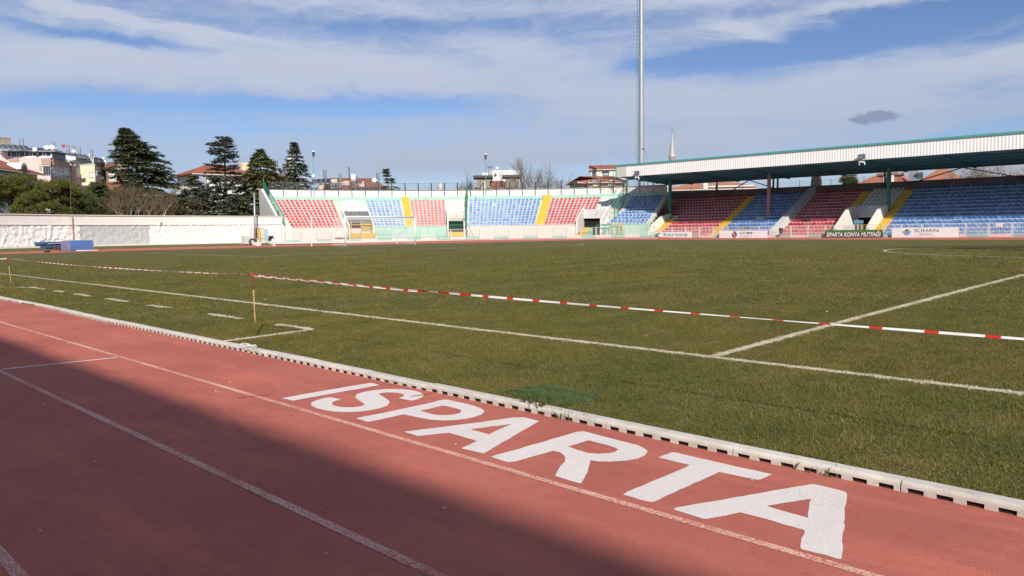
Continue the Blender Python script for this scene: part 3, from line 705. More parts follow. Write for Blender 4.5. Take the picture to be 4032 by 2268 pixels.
# stairwells: (a0, a1, style)
def slab(mb, pts, th, m=0):
    """quad given by 4 corners (upper face), thickened downwards"""
    P = [Vector(p) for p in pts]; mb.hexa([p-Vector((0, 0, th)) for p in P]+P, m)
for (a0, a1, style) in ((152.05, 156.3, 'roof'), (137.0, 140.0, 'plain'), (114.0, 118.3, 'open')):
    zt = row_z(6)
    for a in ((a0, a1)):
        s_ = 1 if a == a1 else -1; da = 0.25
        # sloping side wall following the rake, standing up above the seats
        mb = MB(); P = []
        lo, hi = row_r(0)-0.75, row_r(6)-0.02
        for (rr, zb, z2) in ((lo, 0.2, 2.75 if style != 'roof' else 2.35), (hi, 1.0, zt+(0.42 if style != 'roof' else 0.25))):
            P += [pol(rr, a, zb), pol(rr, a-s_*da, zb), pol(rr, a-s_*da, z2), pol(rr, a, z2)]
        fs = [(0, 1, 2, 3), (7, 6, 5, 4), (0, 4, 5, 1), (1, 5, 6, 2), (2, 6, 7, 3), (3, 7, 4, 0)]
        mb.add(P, fs); mb.build('stairwell_wall', M_WHITE, end, fix=True)
        mb = MB(); q = [P[3], P[2], P[6], P[7]]; slab(mb, [v+Vector((0, 0, 0.085)) for v in q], 0.083); mb.build('wall_coping', M_WHITE, end, fix=True)
    b0, b1 = a0+0.27, a1-0.27
    if style == 'roof':
        # grey corrugated sheet laid down the rake
        mb = MB(); n = 26; up = (53.2, 4.48); dn = (48.95, 2.74)
        for i in range(n+1):
            a = b0+(b1-b0)*i/n; h = 0.03*(i % 2)
            for rr, z in (dn, up): mb.v += [tuple(pol(rr, a, z+h)), tuple(pol(rr, a, z+h-0.03))]
        for i in range(n):
            o = 4*i; mb.f += [(o, o+2, o+6, o+4), (o+1, o+5, o+7, o+3), (o, o+4, o+5, o+1), (o+2, o+3, o+7, o+6)]; mb.m += [0]*4
        mb.build('corrugated_roof', M_ROOFCORR, end, fix=True)
        mb = MB(); mb.arc(row_r(1)+0.9, row_r(1)+1.0, b0, b1, 0.3, row_z(1)+0.45, 3); mb.build('back_wall', M_PINKW, end, fix=True)
        g = MB()
        for a in (b0+0.1, b0+1.9, b1-0.2): p = pol(47.7, a, 0); g.bar((p.x, p.y, 0.4), (p.x, p.y, 3.0), 0.09)
        pa, pb_ = pol(47.7, b0+0.1, 2.5), pol(47.7, b1-0.2, 2.5); g.bar(pa, pb_, 0.07)
        g.build('gate_frame', M_YELLOW, end)
        M_OCHRE = mat('ochre_sheet', (0.42, 0.30, 0.12), 0.8, (0.34, 0.24, 0.1), 1.5, 0.5)
        mb = MB(); mb.arc(47.9, 47.95, b0+0.3, b0+1.8, 1.5, 2.7, 1); mb.build('gate_panel', M_OCHRE, end, fix=True)
        mb = MB(); mb.arc(47.2, 47.6, b0-0.2, b1, 0.3, 1.35, 2); mb.build('yellow_wall', M_YELLOW, end, fix=True)
        mb = MB(); mb.arc(47.1, 47.6, b1+0.3, b1+2.6, 0.6, 0.85, 2); mb.build('bench', M_RUST, end, fix=True)
    elif style == 'plain':
        mb = MB(); mb.arc(row_r(5)-1.6, row_r(5)-1.4, b0, b1, 2.95, row_z(5)+0.25, 2); mb.build('stairwell_header', M_PINKW, end, fix=True)
        mb = MB(); mb.arc(row_r(5)-1.0, row_r(6), b0, b1, 0.3, row_z(5)-0.3, 2); mb.build('passage_shade', M_SHADE, end, fix=True)  # black block painted as the shade of the passage
        gate = MB(); p, q = pol(48.6, b0, 0), pol(48.6, b1, 0); wires(gate, p, q, 1.35, 3.3, 0.2, 0.03)
        for z in (1.35, 2.35, 3.28): gate.bar((p.x, p.y, z), (q.x, q.y, z), 0.05)
        gate.build('mesh_gate', M_GREEN, end)
        mb = MB(); mb.arc(47.5, 48.2, b0, b1, 0.3, 1.35, 2); mb.build('yellow_wall', M_YELLOW, end, fix=True)
    else:
        mb = MB(); mb.arc(row_r(5)-0.5, row_r(5)-0.3, b0, b1, 3.05, row_z(5)+0.35, 2); mb.build('stairwell_header', M_CONCL, end, fix=True)
        mb = MB(); mb.arc(row_r(5)+0.0, row_r(6), b0, b1, 0.3, row_z(5)-0.3, 2); mb.build('passage_shade', M_SHADE, end, fix=True)  # solid black fill in place of the shaded opening
# yellow outer steps beside the open stairwell, with the mint flank
st = None
def ang_px(px, rad): p = on_r(px, 920, rad); return math.degrees(math.atan2(p.y-BCY, p.x-BCX))
for k in range(8):
    rr = 46.75; z1 = 0.35+0.17*(k+1); a0_, a1_ = ang_px(2251+6.6*k, rr), ang_px(2303+2.6*k, rr)
    mb = MB(); mb.arc(rr+0.04*k, 47.50, a1_, a0_, z1-0.172 if k else 0.2, z1, 3)
    if st is None: st = mb.build('outer_steps', M_YELLOW, end, fix=True)
    else: mb.build('step', M_YELLOW, st, fix=True)
    mb = MB(); mb.arc(rr+0.05, 47.50, ang_px(2330, rr), a1_-0.02, z1-0.172 if k else 0.2, z1-0.02, 2); mb.build('flank', M_MINT, st, fix=True)
# letter plates over the stairwells
def text_mesh(body, size, extrude=0.0, bold=0.0, shear=0.0, align='CENTER', space=1.0):
    cu = bpy.data.curves.new('t', 'FONT'); cu.body = body; cu.size = size; cu.extrude = extrude; cu.offset = bold; cu.shear = shear
    cu.align_x = align; cu.align_y = 'BOTTOM_BASELINE' if hasattr(cu, 'align_y') else 'CENTER'; cu.space_character = space; cu.resolution_u = 4
    o = bpy.data.objects.new('t', cu); COL.objects.link(o); dg = bpy.context.evaluated_depsgraph_get()
    me = bpy.data.meshes.new_from_object(o.evaluated_get(dg)); bpy.data.objects.remove(o); bpy.data.curves.remove(cu); return me
def put_text(name, body, size, origin, xdir, zdir, m, parent, **kw):
    fitw = kw.pop('width', None); me = text_mesh(body, size, **kw)
    xs = [v.co.x for v in me.vertices]; w = max(xs)-min(xs); k = fitw/w if fitw else 1.0
    n = Vector(xdir).cross(Vector(zdir)); M = Matrix((Vector(xdir), Vector(zdir), n)).transposed().to_4x4(); M.translation = Vector(origin)
    me.transform(Matrix.Diagonal((k, 1, 1, 1))); me.transform(M); me.materials.clear(); me.materials.append(m); me.name = name
    return link(name, me, parent)
M_MAGENTA = mat('magenta_print', (0.45, 0.04, 0.20), 0.6); M_GREYPRINT = mat('grey_print', (0.16, 0.16, 0.18), 0.6)
for (a, rr, z, ch, m) in ((138.45, row_r(5)-1.62, 3.62, 'K', M_MAGENTA), (115.9, row_r(5)-0.52, 3.75, 'J', M_GREYPRINT)):
    c = pol(rr-0.01, a, z); rad = (c-Vector((BCX, BCY, z))).normalized(); xd = Vector((rad.y, -rad.x, 0))
    mb = MB(); P = [c-xd*0.3-Vector((0, 0, .3)), c+xd*0.3-Vector((0, 0, .3)), c+xd*0.3+Vector((0, 0, .3)), c-xd*0.3+Vector((0, 0, .3))]
    mb.prism(P, rad*0.008); pl = mb.build('letter_plate', M_WHITE if ch == 'K' else M_CONCL, end, fix=True)
    put_text('letter', ch, 0.46, c-rad*0.006-Vector((0, 0, 0.13)), xd, Vector((0, 0, 1)), m, pl, bold=0.012)
# raked side wall at the left end with its green net
mb = MB(); a = A1
P = [pol(47.5, a, 0.2), pol(RT+0.9, a, 0.2), pol(RT+0.9, a, 7.75), pol(RT-0.2, a, 7.75), pol(47.5, a, 2.35)]
n_ = Vector((-math.sin(math.radians(a)), math.cos(math.radians(a)), 0)); mb.prism(P, n_*0.35); mb.build('side_wall', M_WHITE, end, fix=True)
mb = MB(); q0, q1 = pol(47.6, a-0.2, 0), pol(RT+0.5, a-0.2, 0)
for i in range(1, 60):
    t = i/60; b = q0+(q1-q0)*t; zb = 2.35+(7.6-2.35)*t; mb.bar((b.x, b.y, zb), (b.x, b.y, zb+1.35), 0.012)
for j in range(9): z = j*0.165; mb.bar((q0.x, q0.y, 2.35+z), (q1.x, q1.y, 7.6+z), 0.02 if j not in (0, 8) else 0.06)
mb.build('side_net', M_GWIRE, end)
mb = MB(); p = pol(RT+0.5, a-0.25, 0); mb.bar((p.x, p.y, 7.0), (p.x, p.y, 9.1), 0.09); mb.build('net_post', M_TEAL, end)
# radial net with tall green posts beside the second stairwell
mb = MB(); q0, q1 = pol(46.6, 136.78, 0), pol(RT+0.1, 136.78, 0)
for i in range(0, 60):
    t = i/60; b = q0+(q1-q0)*t; zb = 2.3+(6.6-2.3)*max(0, (t-.12)/.88); mb.bar((b.x, b.y, zb), (b.x, b.y, zb+2.0), 0.012)
for j in range(13): z = j*0.165; mb.bar((q0.x, q0.y, 2.0+z), (q1.x, q1.y, 6.6+z), 0.018)
mb.build('radial_net', M_GWIRE, end)
for rr, z0, z1 in ((46.6, 0.3, 4.4), (50.2, 3.0, 5.4), (53.8, 4.9, 7.2), (RT, 6.3, 8.7)):
    mb = MB(); p = pol(rr, 136.75, 0); mb.bar((p.x, p.y, z0), (p.x, p.y, z1), 0.11); mb.build('net_post', M_GREEN, end)
mb = MB(); mb.bar(pol(46.6, 136.7, 2.7), pol(46.4, 135.4, 0.4), 0.05); mb.bar(pol(RT, 136.7, 8.0), pol(RT-0.4, 135.3, 6.5), 0.04); mb.build('net_brace', M_DSTEEL, end)
# tall green frame of netting at the right end, in front of the roofed stand
mb = MB(); q0, q1 = pol(49.2, 112.4, 0), pol(RT-0.4, 112.4, 0)
zz = lambda t: 2.6+(6.6-2.6)*t
for i, t in enumerate((0, .33, .66, 1.0)):
    b = q0+(q1-q0)*t; mb.bar((b.x, b.y, zz(t)-0.3), (b.x, b.y, zz(t)+2.4), 0.06)
wires_pts = [q0+(q1-q0)*(i/40) for i in range(41)]
for i, b in enumerate(wires_pts): mb.bar((b.x, b.y, zz(i/40)), (b.x, b.y, zz(i/40)+2.3), 0.010)
for j in range(4): mb.bar((q0.x, q0.y, zz(0)+0.75*j), (q1.x, q1.y, zz(1)+0.75*j), 0.03)
mb.build('net_frame', M_GREEN, end)

# ------------------------------------------------------------------ the roofed main stand
main = thing('main_stand', 'long roofed grandstand with teal roof edge and red and blue seats on the right', 'grandstand', (-30, 84, 0.1))
MX0, MX1 = -62.3, 12.0; MY0, MZ0 = 80.2, 0.46; MN = 14
def my(k): return MY0+0.8*k
def mz(k): return MZ0+0.4*k
MGAP = [(-62.3, -56.4, 7), (-31.4, -27.55, 8)]
for k in range(MN):
    m = M_MINTD if k % 2 == 1 else M_CREAM; mb = MB(); x = MX0
    for (g0, g1, n) in MGAP:
        if k < n:
            if g0 > x: mb.box(x, my(k), mz(k)-0.6, g0, my(k)+0.82, mz(k))
            x = g1
    mb.box(x, my(k), mz(k)-0.6, MX1, my(k)+0.82, mz(k)); mb.build('terrace_row', m, main)
for (x0, x1, m) in ((-55.0, -47.5, M_PINKW), (-46.3, -31.5, M_PINKW), (-27.5, MX1, M_PINKW)):
    mb = MB(); mb.box(x0, my(0)-0.25, 0.0, x1, my(0)-0.002, mz(0)+0.02); mb.build('front_wall', m, main)
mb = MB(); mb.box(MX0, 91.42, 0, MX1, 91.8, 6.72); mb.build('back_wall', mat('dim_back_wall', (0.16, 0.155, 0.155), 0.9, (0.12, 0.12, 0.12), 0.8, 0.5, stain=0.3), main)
# seats
seats = []
MB_BLOCKS = [(-55.25, -47.55, 'r', 0, 6), (-58.9, -47.55, 'r', 7, 13), (-46.3, -39.35, 'b', 0, 13), (-38.2, -32.4, 'r', 0, 13), (-31.3, -27.65, 'w', 8, 13), (-26.45, 11.5, 'b', 0, 13)]
for (x0, x1, kd, k0, k1) in MB_BLOCKS:
    n = max(1, int(round((x1-x0)/0.50)))
    for k in range(k0, k1+1):
        for i in range(n):
            x = x0+(x1-x0)*(i+0.5)/n
            if kd == 'b' and x0 == -46.3 and k == 5 and 6 <= i <= 7: continue
            if kd == 'w' and 4 <= i <= 4 and k < 10: continue
            seats.append((x, my(k)+0.52, mz(k), 0.0, pick(kd)))
place_seats(main, seats)
def main_stairs(x0, x1, k0, k1):
    s = None
    for k in range(k0, k1+1):
        mb = MB(); mb.box(x0, my(k)-0.02, mz(k)-0.3, x1, my(k)+0.8, mz(k)+0.012); mb.box(x0, my(k)-0.42, mz(k)-0.6, x1, my(k)-0.022, mz(k)-0.19)
        if s is None: s = mb.build('stairway', M_YELLOW, main)
        else: mb.build('step', M_YELLOW, s)
main_stairs(-60.0, -59.05, 7, 13); main_stairs(-56.3, -55.35, 0, 6); main_stairs(-47.42, -46.42, 0, 13); main_stairs(-32.3, -31.45, 0, 13); main_stairs(-27.5, -26.6, 0, 13)
# raked dividing beam between the blocks
def rake_wall(name, x0, x1, ya, yb, below, above, m, ztop_cut=None):
    mb = MB(); f = lambda y: MZ0+0.5*(y-MY0)
    P = [(x0, ya, f(ya)-below), (x0, yb, f(yb)-below), (x0, yb, f(yb)+above), (x0, ya, f(ya)+above)]
    mb.prism(P, (x1-x0, 0, 0)); return mb.build(name, m, main, fix=True)
rake_wall('dividing_beam', -39.25, -38.45, 80.3, 93.0, 0.6, 0.52, M_CONCL)
mb = MB(); mb.prism([(-39.25, 91.3, 5.5), (-39.25, 92.5, 5.5), (-39.25, 92.5, 7.95), (-39.25, 91.9, 7.95)], (1.1, 0, 0)); mb.build('roof_pier', M_CONC, main, fix=True)
# wall against the end stand and the stairwells
mb = MB(); f = lambda y: MZ0+0.5*(y-MY0)
mb.prism([(-62.9, 86.0, 0.2), (-62.9, 91.8, 0.2), (-62.9, 91.8, 7.9), (-62.9, 90.5, 7.6), (-62.9, 83.2, 4.0)], (0.5, 0, 0)); mb.build('side_wall', M_CONCL, main, fix=True)
def well(x0, x1, k, zl, xs_l, xs_r, yfront):
    """stairwell: two raked white walls with peaked fronts, a flat roof and a black slab that paints the passage shade"""
    for (xa, xb) in (xs_l, xs_r):
        mb = MB(); mb.prism([(xa, yfront, 0.02), (xa, my(k), 0.02), (xa, my(k), mz(k)+0.30), (xa, yfront+3.6, mz(k)-0.05), (xa, yfront, 1.35)], (xb-xa, 0, 0)); mb.build('stairwell_wall', M_WHITE, main, fix=True)
    mb = MB(); mb.box(x0, my(k)-1.0, mz(k)-1.2, x1, my(k)-0.8, mz(k)+0.10); mb.box(x0, my(k)-0.8, mz(k)-0.15, x1, my(k)+0.3, mz(k)+0.10); mb.build('stairwell_header', M_CONCL, main)
    mb = MB(); mb.box(x0, my(k)-0.2, 0.0, x1, my(k)-0.1, mz(k)-0.16); mb.build('passage_shade', M_SHADE, main)
    mb = MB(); mb.box(x0+0.2, my(k)-1.4, 0.4, x1-0.2, my(k)-1.3, 1.0); mb.build('inner_wall', M_CONCL, main)
    mb = MB()
    for i in range(10): x = x0+(x1-x0)*(0.2+0.06*i); mb.bar((x, 80.9, 0.3), (x, 80.9, 1.5), 0.03)
    mb.build('bar_gate', M_DSTEEL, main)
well(-62.2, -56.6, 7, 0, (-62.62, -62.25), (-56.75, -56.4), 80.0)
well(-31.2, -27.7, 8, 0, (-31.42, -31.05), (-27.9, -27.55), 80.0)
mb = MB(); mb.prism([(-62.6, 80.0, 0.02), (-62.6, 83.6, 3.7), (-60.2, 81.2, 0.4), (-60.4, 80.6, 0.02)], (0.05, 0.12, 0)); mb.build('wing_wall', M_WHITE, main, fix=True)
put_text('letter', 'I', 0.5, (-57.9, my(7)-1.012, 2.35), (1, 0, 0), (0, 0, 1), M_GREYPRINT, main)
# little blue sign on a post in front of the right stairwell
mb = MB(); mb.bar((-29.0, 80.6, 0.3), (-29.0, 80.6, 2.2), 0.06); mb.box(-29.4, 80.5, 1.75, -28.4, 80.56, 2.12, 1); mb.build('sign_post', [M_WSTEEL, plastic('pale_blue_sign', (0.16, 0.33, 0.48))], main)
# columns with bell-shaped feet
for x, m in ((-56.6, M_GREEN), (-42.0, M_PINKST), (-27.6, M_GREEN), (-13.1, M_GREEN), (1.4, M_GREEN)):
    zb = 2.75 if x < -50 or x > -40 else 2.85; mb = MB()
    mb.box(x-0.17, 85.55, zb, x+0.17, 85.89, 8.25); mb.prism([(x-0.48, 85.52, zb-0.12), (x+0.48, 85.52, zb-0.12), (x+0.48, 85.52, zb+0.06), (x+0.18, 85.52, zb+0.5), (x-0.18, 85.52, zb+0.5), (x-0.48, 85.52, zb+0.06)], (0, 0.4, 0))
    mb.build('column', m, main, fix=True)
# roof: deep box with corrugated front, teal cap, dark underside
RX0, RX1 = -60.85, 12.0; YF, YR = 79.0, 91.6; ZFB, ZRB, ZFT = 8.55, 7.93, 10.22
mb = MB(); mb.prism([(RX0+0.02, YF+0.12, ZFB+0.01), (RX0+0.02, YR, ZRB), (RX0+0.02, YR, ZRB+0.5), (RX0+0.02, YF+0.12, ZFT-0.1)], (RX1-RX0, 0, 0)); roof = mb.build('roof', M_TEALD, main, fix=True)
mb = MB(); p = 0.30; n = int((RX1-RX0-1.7)/p*2)
for i in range(n+1):
    x = RX0+1.7+p/2*i
    for dx, y in ((0.0, YF-0.02), (0.075, YF-0.02)) if i % 2 == 0 else ((0.0, YF), (0.075, YF)): mb.v += [(x+dx, y, ZFB), (x+dx, y, ZFT-0.22)]
for i in range(len(mb.v)//2-1): mb.f.append((2*i, 2*i+2, 2*i+3, 2*i+1)); mb.m.append(0)
mb.build('corrugated_fascia', M_FASCIA, roof, fix=True)
mb = MB(); mb.box(RX0+0.1, YF-0.04, ZFB, RX0+1.69, YF+0.1, ZFT-0.22); mb.build('end_panel', M_GREYP, roof)
mb = MB(); mb.box(RX0-0.06, YF-0.12, ZFT-0.218, RX1, YF+0.3, ZFT); mb.box(RX0-0.06, YF-0.1, ZFB-0.05, RX0+0.095, YF+0.3, ZFT-0.22); mb.build('roof_trim', M_TEAL, roof)
for y, z in ((81.5, 8.4), (84.0, 8.28), (88.0, 8.08), (90.5, 7.96)):
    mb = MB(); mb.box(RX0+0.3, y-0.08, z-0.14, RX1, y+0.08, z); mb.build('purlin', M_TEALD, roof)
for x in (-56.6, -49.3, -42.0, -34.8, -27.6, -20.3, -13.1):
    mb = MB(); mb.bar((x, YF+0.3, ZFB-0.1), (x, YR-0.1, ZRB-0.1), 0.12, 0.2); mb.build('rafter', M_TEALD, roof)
# rear posts and braces in the gap under the roof
for x in (-52.6, -44.2, -43.6, -30.0, -12.0):
    mb = MB(); mb.box(x-0.09, 91.3, 5.6, x+0.09, 91.5, 7.95); mb.build('rear_post', M_DSTEEL, main)
for (xa, za, xb, zb) in ((-51.4, 6.0, -47.6, 7.9), (-47.6, 7.9, -42.4, 6.1), (-27.5, 6.3, -21.6, 7.9), (-21.6, 7.9, -15.5, 6.4)):
    mb = MB(); mb.bar((xa, 91.2, za), (xb, 91.2, zb), 0.11); mb.build('brace', M_DSTEEL, main)
# wire net outside the gap
for i in range(9):
    x = -61.5+4.1*i; mb = MB(); wires(mb, (x, 92.3, 0), (x+4.0, 92.3, 0), 6.75, 8.6, 0.22, 0.012)
    mb.bar((x, 92.3, 6.6), (x, 92.3, 8.65), 0.06); mb.bar((x, 92.3, 8.62), (x+4.0, 92.3, 8.62), 0.05); mb.build('mesh_panel', M_WSTEEL, main)
# floodlights clipped to the fascia
for px, py, lb in ((2508, 682, 'small floodlight on the left end of the corrugated roof edge'), (3393, 618, 'small floodlight on the corrugated roof edge above the right stairwell')):
    p = on_y(px, py, YF-0.35); t_ = thing('floodlight', lb, 'floodlight', p, 'floodlights on the roof edge')
    mb = MB(); mb.box(p.x-0.32, p.y-0.2, p.z-0.25, p.x+0.32, p.y+0.1, p.z+0.28); mb.build('housing', M_DSTEEL, t_)
    mb = MB(); mb.box(p.x-0.27, p.y-0.22, p.z-0.2, p.x+0.27, p.y-0.202, p.z+0.22); mb.build('glass', mat('lamp_glass', (0.35, 0.36, 0.37), 0.15, metal=0.6), t_)
    mb = MB(); mb.bar((p.x, p.y, p.z-0.25), (p.x, p.y+0.32, p.z-0.55), 0.07); mb.bar((p.x-0.25, p.y-0.05, p.z-0.5), (p.x+0.3, p.y-0.05, p.z-0.55), 0.16); mb.bar((p.x+0.25, p.y, p.z-0.5), (p.x+0.35, p.y, p.z-0.85), 0.09); mb.bar((p.x-0.22, p.y, p.z-0.5), (p.x-0.24, p.y, p.z-0.85), 0.09); mb.build('bracket', M_WSTEEL, t_)

# ------------------------------------------------------------------ stand behind the camera: its roof throws the shadow over the track
near = thing('near_stand', 'tall roofed stand behind the camera shading the red track', 'grandstand', (0, -25, 0))
HE = 15.0; YE = -5.12-HE*(0.67080/0.82079)
mb = MB(); mb.box(-75, YE-16, HE, 70, YE, HE+0.35); mb.build('roof', M_TEALD, near)
for k in range(14): mb = MB(); mb.box(-70, YE-2-0.8*k-0.8, 0, 65, YE-2-0.8*k, 0.6+0.45*k); mb.build('terrace_row', M_CREAM if k % 2 else M_MINTD, near)
mb = MB(); mb.box(-75, YE-16, 0, 70, YE-15.6, 7.5); mb.build('back_wall', M_CONC, near)
for x in range(-70, 71, 14): mb = MB(); mb.box(x-0.25, YE-9, 0, x+0.25, YE-8.5, HE); mb.build('column', M_TEAL, near)
# ------------------------------------------------------------------ barrier fence round the track
def fence_panel(parent, p, q, z0, base_m, bar_m, sign=None):
    p = Vector(p); q = Vector(q); d = (q-p).normalized(); L = (q-p).length; s = Vector((-d.y, d.x, 0)); mb = MB()
    zb, zt = z0+0.03, z0+1.42
    for i in range(1, 15):
        c = p+d*(L*i/15); mb.box(c.x-0.008, c.y-0.008, zb+0.3, c.x+0.008, c.y+0.008, zt)
    mb.bar((p.x, p.y, zt), (q.x, q.y, zt), 0.035); mb.bar((p.x, p.y, zb+0.33), (q.x, q.y, zb+0.33), 0.04)
    for c in (p+d*0.03, q-d*0.03): mb.bar((c.x, c.y, z0), (c.x, c.y, zt+0.02), 0.055)
    P = [p-s*0.02, q-s*0.02, q+s*0.02, p+s*0.02]
    mb.hexa([v+Vector((0, 0, zb)) for v in P]+[v+Vector((0, 0, zb+0.30)) for v in P], 1)
    o = mb.build('fence_panel', [bar_m, base_m], parent)
    if sign:
        c = p+(q-p)*0.45; mb = MB(); P = [c-d*0.28, c+d*0.28, c+d*0.28-s*0.02, c-d*0.28-s*0.02]
        mb.hexa([v+Vector((0, 0, zt-0.36)) for v in P]+[v+Vector((0, 0, zt-0.03)) for v in P]); mb.build('notice', M_WHITE, o)
    return o
M_BARW = mat('cream_bar_paint', (0.74, 0.69, 0.64), 0.6, (0.66, 0.60, 0.55), 2, 0.5); M_BARG = mat('green_bar_paint', (0.34, 0.50, 0.43), 0.6, (0.40, 0.56, 0.49), 2, 0.5)
M_BARY = mat('yellow_bar_paint', (0.55, 0.40, 0.08), 0.6, (0.48, 0.34, 0.08), 2, 0.5)
curve = thing('barrier_fence', 'low barred fence in pink and green lengths along the curved track below the end stand', 'fence', pol(46, 136, 0.2))
k = 0; a = 169.46
while a > 105:
    p, q = pol(46, a, 0), pol(46, a-2.48, 0); z0 = ground_z(*p.xy)+0.09
    pk = k % 2 == 0
    fence_panel(curve, p, q, z0, M_PINKP if pk else M_GREENP, M_BARW if pk else M_BARG, sign=(k in (4, 20)))
    a -= 2.5; k += 1
mb = MB(); mb.arc(45.75, 46.25, 104, 169.6, 0.0, 0.30, 60); mb.build('fence_curb', M_CONCL, curve, fix=True)
straight = thing('barrier_fence', 'low barred fence with hanging boards in front of the roofed stand', 'fence', (-30, 79.2, 0.15))
x = -60.0; k = 0
while x < 11:
    col = (M_PINKP, M_BARW) if k % 2 == 0 else (M_GREENP, M_BARW)
    if k in (8, 9, 16): col = (M_PINKP, M_BARY)
    fence_panel(straight, (x, 79.25, 0), (x+1.96, 79.25, 0), 0.2, *col, sign=(k in (15, 22)))
    x += 2.0; k += 1
mb = MB(); mb.box(-61, 79.1, 0.0, 12, 79.5, 0.21); mb.build('fence_curb', M_CONCL, straight)
# low steel gate with diagonal brace near the corner
g_ = thing('barred_gate', 'yellow framed gate with diagonal brace beside the corner of the roofed stand', 'gate', on_r(2420, 938, 46.8))
for (pa, pb, m, nm) in ((2413, 2453, M_YELLOW, 'gate_frame'), (2348, 2405, M_GREEN, 'gate_leaf')):
    A, B = on_r(pa, 900, 47.0), on_r(pb, 900, 47.0); mb = MB(); zt_ = 2.25 if m is M_YELLOW else 2.05
    for c in (A, B, A+(B-A)*0.6): mb.bar((c.x, c.y, 0.25), (c.x, c.y, zt_), 0.08 if m is M_YELLOW else 0.05)
    mb.bar((A.x, A.y, zt_), (B.x, B.y, zt_), 0.08); mb.bar((A.x, A.y, 0.35), (B.x, B.y, zt_-0.1), 0.05)
    mb.build(nm, m, g_)

# ------------------------------------------------------------------ advertising boards
M_BOARD = mat('white_board_vinyl', (0.78, 0.775, 0.765), 0.45, (0.72, 0.715, 0.70), 0.8, 0.5); M_PTEAL = mat('teal_print', (0.045, 0.27, 0.235), 0.6); M_PGREY = mat('grey_print_light', (0.42, 0.42, 0.43), 0.6)
M_PDARK = mat('charcoal_print', (0.07, 0.07, 0.075), 0.6); M_PRED = mat('maroon_print', (0.23, 0.030, 0.040), 0.6); M_PBLUE = mat('blue_print', (0.03, 0.16, 0.34), 0.6); M_PGREEN = mat('green_print', (0.075, 0.19, 0.05), 0.6); M_PDG = mat('dark_green_print', (0.035, 0.06, 0.03), 0.6); M_PWHITE = mat('white_print', (0.82, 0.82, 0.80), 0.6)
X3, Z3 = Vector((1, 0, 0)), Vector((0, 0, 1))
YB = 78.9
def board(px0, px1, pyt, pyb, label, m=M_BOARD):
    p0, p1 = on_y(px0, pyb, YB), on_y(px1, pyb, YB); z0 = min(p0.z, p1.z); z1 = on_y((px0+px1)/2, pyt, YB).z
    t_ = thing('advertising_board', label, 'advertising board', ((p0.x+p1.x)/2, YB, z0), 'advertising boards along the far side')
    mb = MB(); mb.box(p0.x, YB, z0, p1.x, YB+0.05, z1); mb.build('panel', m, t_)
    mb = MB()
    for x in (p0.x+0.3, p1.x-0.3): mb.bar((x, YB+0.06, z0), (x, YB+0.3, z1-0.1), 0.05)
    mb.build('strut', M_STEEL, t_)
    return t_, p0.x, p1.x, z0, z1
def shape(parent, name, pts, m, off=0.006):
    """flat print: polygon(s) just proud of the board"""
    mb = MB(); mb.prism([(x, YB-off, z) for x, z in pts], (0, 0.004, 0)); return mb.build(name, m, parent, fix=True)
def ring(cx, cz, r0, r1, a0, a1, n=14): return [(cx+r1*math.cos(math.radians(a0+(a1-a0)*i/n)), cz+r1*math.sin(math.radians(a0+(a1-a0)*i/n))) for i in range(n+1)]+[(cx+r0*math.cos(math.radians(a1+(a0-a1)*i/n)), cz+r0*math.sin(math.radians(a1+(a0-a1)*i/n))) for i in range(n+1)]
# 1: teal arrow and lettering
t_, x0, x1, z0, z1 = board(2560, 2724, 913, 940.4, 'white advertising board with teal chevron and teal lettering'); w, h = x1-x0, z1-z0
U = lambda u, v: (x0+w*u, z0+h*v)
shape(t_, 'chevron', [U(.08, .50), U(.20, .86), U(.255, .86), U(.185, .50), U(.285, .03), U(.20, .03)], M_PTEAL)
put_text('lettering', 'kartaş', h*0.62, (x0+w*0.615, YB-0.006, z0+h*0.42), X3, Z3, M_PTEAL, t_, width=w*0.56, bold=0.004)
put_text('lettering', 'hazır beton', h*0.26, (x0+w*0.54, YB-0.006, z0+h*0.10), X3, Z3, mat('grey_teal_print', (0.20, 0.36, 0.33), 0.6), t_, width=w*0.42)
# 2: maroon emblem
t_, x0, x1, z0, z1 = board(2832, 3021, 908, 938.8, 'white advertising board with round maroon emblem and dark lettering'); w, h = x1-x0, z1-z0
cx, cz, rr = x0+w*0.325, z0+h*0.5, h*0.36
shape(t_, 'emblem', [(cx+rr*math.cos(math.radians(d)), cz+rr*math.sin(math.radians(d))) for d in range(0, 360, 20)], M_PRED)
shape(t_, 'emblem_stroke', [(cx-rr*.75, cz+rr*.62), (cx-rr*.35, cz+rr*.75), (cx+rr*.02, cz+rr*.15), (cx-rr*.05, cz+rr*.02), (cx+rr*.45, cz-rr*.25), (cx+rr*.3, cz-rr*.75), (cx+rr*.1, cz-rr*.55), (cx+rr*.18, cz-rr*.25), (cx-rr*.4, cz+rr*.02), (cx-rr*.25, cz+rr*.25)], M_PWHITE, 0.011)
shape(t_, 'emblem_arc', ring(cx, cz, h*0.40, h*0.45, 60, 120), M_PDARK); shape(t_, 'emblem_arc', ring(cx, cz, h*0.40, h*0.46, 235, 300), M_PRED)
put_text('lettering', 'S. C. GRUP', h*0.32, (x0+w*0.575, YB-0.006, z0+h*0.58), X3, Z3, M_PDARK, t_, width=w*0.26, bold=0.014)
put_text('lettering', 'SİGORTA', h*0.28, (x0+w*0.565, YB-0.006, z0+h*0.22), X3, Z3, M_PGREY, t_, width=w*0.25, bold=0.004)
mb = MB(); mb.box(x0+w*.48, YB-0.008, z0+h*.10, x0+w*.64, YB-0.004, z0+h*.135); mb.build('underline', M_PGREY, t_)
mb = MB(); mb.box(x0+w*.003, YB-0.008, z0+h*.69, x1-w*.003, YB-0.004, z0+h*.70); mb.build('seam', M_PGREY, t_)
